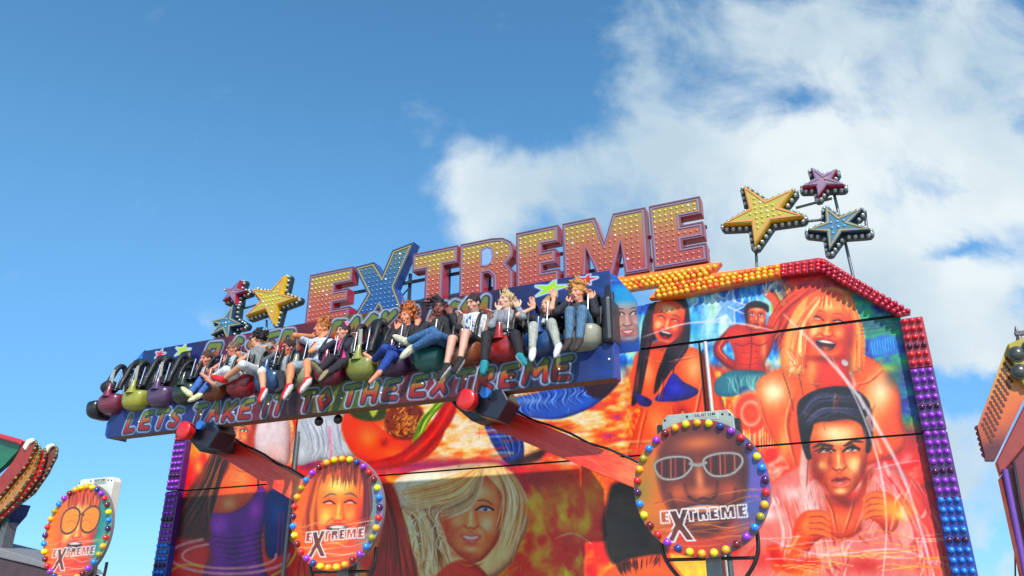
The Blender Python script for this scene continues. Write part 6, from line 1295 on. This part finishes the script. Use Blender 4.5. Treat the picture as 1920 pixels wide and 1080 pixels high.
    if 'jacket' in P:
        def jk(F2):
            torso(F2, .022); arms(F2, .016, .95); F2.ell(nk+up*.02+fw*.03, (.07, .075, .07), (ls, fw, ax), sub=True)
            F2.ell(hip+(nk-hip)*.55+fw*.16*sc_, (.060*sc_, .12, .34), (ls, fw, ax), sub=True)
        cloth('jacket', jk, P['jacket'])
    if P.get('shoe'):
        for k in 'lr':
            dr = nrm(J['t'+k]-J['a'+k]); shin = nrm(J['a'+k]-J['k'+k]); dn_ = nrm(shin-dr*(shin@dr)); sd_ = np.cross(dr, dn_)
            def sh_(F2):
                F2.ell(J['a'+k]+dr*.052*sc_+dn_*.012, (.046*sc_, .042*sc_, .130*sc_), (sd_, dn_, dr), .01); F2.cap(J['a'+k]-shin*.035, J['a'+k]+dn_*.01, .041*sc_, .045*sc_, .015)
            sole = P.get('sole', P['shoe'])
            def sp_(V2, c_, k=k, dn_=dn_): v_ = (V2-J['a'+k])@dn_; return np.where((v_ > .030*sc_)[:, None], np.array(sole, float), c_)
            cloth('shoe', sh_, P['shoe'], sp_, .009)
    hc = P.get('hair', (60, 40, 30)); st = P.get('style', 'short'); blow = nrm(P.get('blow', (-.2, .1, 1))); ln = P.get('len', .06)
    def hr(F2):
        R = random.Random(int(P['head'][0])); F2.ell(H_+up*.04*hs-f*.018, (.086*hs, .096*hs, .086*hs), HB, .01, noise=.003, seed=R.random()*9)
        if st in ('long', 'bob'): F2.ell(H_-up*.03*hs-f*.045, (.082*hs, .06*hs, .10*hs), HB, .02, noise=.004)
        F2.ell(H_+f*.11*hs-up*.035*hs, (.066*hs, .075*hs, .092*hs), HB, sub=True)
        nst = {'short': 26, 'long': 70, 'bob': 40, 'curly': 110, 'wild': 90}[st]
        for q in range(nst):
            th_ = R.uniform(-math.pi, math.pi); ph = R.uniform(.05, 1.5 if st in ('short', 'wild') else 2.0)
            dv = rt*math.sin(ph)*math.sin(th_)-f*math.sin(ph)*math.cos(th_)+up*math.cos(ph)
            if dv@f > .35 and dv@up < .55: continue
            a = H_+up*.03*hs-f*.012+dv*.082*hs; L = ln*R.uniform(.5, 1.2); mid = a+(dv*.6+blow*.5)*L*.5+np.array([R.gauss(0, 1), R.gauss(0, 1), R.gauss(0, 1)])*L*.1; b = mid+(dv*.2+blow)*L*.6+np.array([R.gauss(0, 1), R.gauss(0, 1), R.gauss(0, 1)])*L*.22
            if st == 'curly': F2.ell(a+dv*L*R.uniform(0, .8)+blow*L*R.uniform(0, .5), (.020, .020, .018), None, .006)
            F2.cap(a, mid, .017, .013, .008); F2.cap(mid, b, .013, .007, .006)
    cloth('hair', hr, hc, lambda V2, c_: c_*(.75+.5*vnoise(V2[:, 0]*90, V2[:, 2]*90+V2[:, 1]*60))[:, None], .0085)
    ex = MB()
    if P.get('glasses'):
        e1, e2 = H_+f*.098*hs+up*.012*hs-rt*.032*hs, H_+f*.098*hs+up*.012*hs+rt*.032*hs
        for e in (e1, e2):
            if P['glasses'] == 'sun': ex.ell(e, (.027, .010, .019), 12, 8)
            else: ex.tube([e+rt*.024*math.cos(a)+up*.017*math.sin(a) for a in np.linspace(0, 2*math.pi, 12)[:-1]], .0035, 6, closed=True)
        ex.tube([e1, e2], .004, 6)
        for sg, e in ((-1, e1), (1, e2)): ex.tube([e+rt*.024*sg, H_+rt*.080*sg*hs+up*.012*hs-f*.01], .004, 6)
        ex.build('glasses', m_dark, root, O)
    if P.get('flower'):
        c = H_+up*.105*hs-rt*.05*hs-f*.01; ex = MB(); 
        for q in range(7): a = q*.9; ex.ell(c+rt*.03*math.cos(a)+up*.03*math.sin(a), (.024, .016, .024), 10, 7)
        ex.ell(c, (.022, .024, .022), 10, 7); ex.build('hair_bow', mat('pink_bow', (246, 110, 170), .6), root, O)
    return root
# the raw meshes above are given verts already relative to the base
WHT = (235, 235, 232)
PEOPLE = [
 ('child with short brown hair in a dark jacket, leftmost of the riders', dict(head=(387, 674), hip=(390, 716), sc=.80, f=(-.1, -1, -.25), hair=(80, 50, 34), skin=(226, 150, 128), top=(210, 200, 205), jacket=(30, 32, 52), low=(70, 110, 176), lt=.95, knl=(378, 712), knr=(396, 714), anl=(356, 738), anr=(372, 742), tol=(342, 726), tor=(352, 752), shoe=(226, 226, 170), sole=(240, 240, 200), hal=(368, 694), har=(400, 700), mouth='grin', len=.03)),
 ('older rider in glasses with white trousers stretched out to the left', dict(head=(437, 656), hip=(446, 702), f=(-.35, -1, -.1), hair=(120, 96, 84), skin=(206, 140, 116), top=(196, 204, 208), print=(90, 120, 130), low=(238, 238, 240), lt=.93, knl=(424, 694), knr=(440, 702), anl=(392, 712), anr=(404, 722), tol=(376, 700), tor=(388, 712), hal=(418, 678), har=(462, 690), glasses='clear', sl=.35, mouth='open', len=.03, near=False)),
 ('rider with dark curly hair, sunglasses, grey vest and white shorts, head turned left', dict(head=(482, 637), hip=(494, 690), f=(-1, -.45, -.1), sr=(.9, .25, 0), hair=(36, 26, 28), skin=(222, 166, 134), top=(150, 154, 152), topn='vest', low=(236, 236, 238), lown='shorts', lt=.5, sl=.02, knl=(455, 684), knr=(491, 698), anl=(418, 712), anr=(494, 735), tol=(402, 706), tor=(486, 750), shoe=(206, 24, 40), sole=WHT, hal=(467, 664), har=(506, 658), glasses='sun', style='curly', len=.06, blow=(.5, .2, .8), mouth='shut', sc=.96, curl=.8)),
 ('smaller rider with glasses and a dark grey jacket, hands up beside the shoulders', dict(head=(540, 653), hip=(538, 702), sc=.84, f=(-.2, -1, -.15), hair=(50, 34, 34), skin=(222, 140, 122), top=(190, 192, 194), jacket=(96, 102, 110), low=(40, 40, 50), knl=(527, 702), knr=(548, 702), anl=(529, 728), anr=(548, 728), shoe=(40, 40, 44), hal=(520, 662), har=(557, 660), ell=(512, 680), elr=(562, 680), glasses='clear', mouth='grin', len=.03, curl=.3, hdirl=(-.3, -.2, 1), hdirr=(.3, -.2, 1))),
 ('rider with ginger hair on end, patterned shirt and grey shorts, fists at the mouth', dict(head=(603, 618), hip=(596, 680), f=(-.45, -1, .05), hair=(176, 112, 60), skin=(222, 150, 110), top=(214, 222, 238), print=(60, 70, 130), low=(170, 184, 196), lown='shorts', lt=.46, knl=(546, 688), knr=(576, 680), anl=(541, 728), anr=(576, 716), tol=(530, 745), tor=(560, 736), shoe=(200, 30, 50), sole=WHT, hal=(583, 630), har=(603, 633), ell=(562, 656), elr=(615, 652), style='wild', len=.075, blow=(.35, 0, 1), sc=1.0, sl=.32, mouth='open', had=8.82)),
 ('rider in a bright pink top with a pink bow in dark hair', dict(head=(644, 623), hip=(650, 670), sc=.9, f=(-.3, -1, -.1), hair=(60, 40, 36), skin=(226, 168, 146), top=(246, 96, 170), jacket=(42, 42, 58), low=(34, 30, 36), knl=(620, 672), knr=(642, 680), anl=(600, 694), anr=(612, 702), tol=(592, 684), tor=(604, 712), shoe=(40, 36, 40), sole=(150, 140, 110), hal=(628, 640), har=(668, 640), flower=True, mouth='grin', bust=True, len=.04)),
 ('barefoot rider with wild curly ginger hair, dark blue jeans kicked out to the left', dict(head=(763, 595), hip=(762, 650), f=(-.2, -1, -.1), hair=(178, 104, 56), skin=(236, 160, 130), top=(86, 80, 78), jacket=(30, 30, 36), low=(30, 66, 140), lt=.93, knl=(722, 654), knr=(732, 668), anl=(700, 676), anr=(710, 700), tol=(684, 664), tor=(692, 718), hal=(742, 618), har=(782, 612), ell=(738, 628), elr=(786, 626), style='curly', len=.10, blow=(.1, .1, 1), bust=True, mouth='open')),
 ('rider under a mass of black hair, pale jeans and white shoes swung left', dict(head=(824, 579), hip=(832, 642), f=(.35, -1, -.1), hair=(30, 20, 26), skin=(140, 84, 74), top=(64, 66, 56), jacket=(36, 36, 40), low=(72, 112, 156), lt=.93, knl=(812, 622), knr=(820, 630), anl=(762, 640), anr=(772, 654), tol=(742, 630), tor=(756, 668), shoe=(226, 222, 200), sole=(200, 196, 170), hal=(804, 606), har=(846, 590), style='long', len=.15, blow=(-1, .1, .15), mouth='shut', sc=1.0)),
 ('boy with short dark hair, white T-shirt with blue print, black shorts and shoes', dict(head=(888, 570), hip=(884, 630), f=(-.25, -1, -.3), hair=(44, 30, 28), skin=(226, 176, 156), top=(236, 238, 242), print=(50, 120, 180), low=(28, 28, 34), lown='shorts', lt=.40, knl=(848, 636), knr=(873, 625), anl=(836, 690), anr=(862, 678), tol=(822, 708), tor=(852, 694), shoe=(30, 28, 30), sole=(226, 226, 226), hal=(862, 602), har=(916, 600), ell=(858, 618), elr=(914, 616), mouth='grin', sc=1.0, len=.025, had=8.72)),
 ('fair haired rider in a grey hooded top and black leggings with teal shoes', dict(head=(950, 564), hip=(945, 626), f=(-.55, -1, -.05), hair=(196, 168, 130), skin=(240, 196, 172), top=(150, 154, 160), topn='hooded_top', low=(24, 22, 28), knl=(912, 630), knr=(966, 628), anl=(908, 680), anr=(976, 668), tol=(906, 694), tor=(986, 680), shoe=(30, 140, 150), sole=WHT, hal=(934, 582), har=(972, 577), ell=(922, 600), elr=(986, 600), style='bob', len=.05, sl=.95, mouth='grin', sc=.98, bust=True)),
 ('laughing rider with both hands thrown up, black printed top and pale grey trousers', dict(head=(1027, 575), hip=(1024, 622), sc=.88, f=(-.3, -1, .1), hair=(186, 150, 104), skin=(238, 178, 150), top=(30, 32, 40), print=(226, 230, 236), low=(186, 188, 180), knl=(1000, 612), knr=(1034, 606), anl=(998, 656), anr=(1046, 650), tol=(996, 674), tor=(1040, 666), shoe=(240, 240, 242), hal=(999, 578), har=(1038, 562), ell=(996, 602), elr=(1048, 592), style='bob', len=.04, curl=.15, mouth='open', hdirl=(-.1, -.1, 1), hdirr=(-.1, -.1, 1), hn=(0, -1, 0))),
 ('curly fair haired rider in dark jacket and blue jeans, last seat at the right', dict(head=(1084, 551), hip=(1092, 604), sc=.92, f=(-.4, -1, -.05), hair=(196, 144, 84), skin=(236, 170, 144), top=(60, 64, 76), jacket=(34, 36, 46), low=(96, 128, 156), knl=(1069, 584), knr=(1092, 582), anl=(1067, 638), anr=(1086, 637), tol=(1058, 652), tor=(1078, 652), shoe=(60, 48, 46), sole=(90, 80, 74), hal=(1064, 568), har=(1110, 562), ell=(1060, 584), elr=(1118, 578), style='curly', len=.09, blow=(-.3, .1, 1), mouth='open')),
]
for lab, P in PEOPLE: person(lab, P)
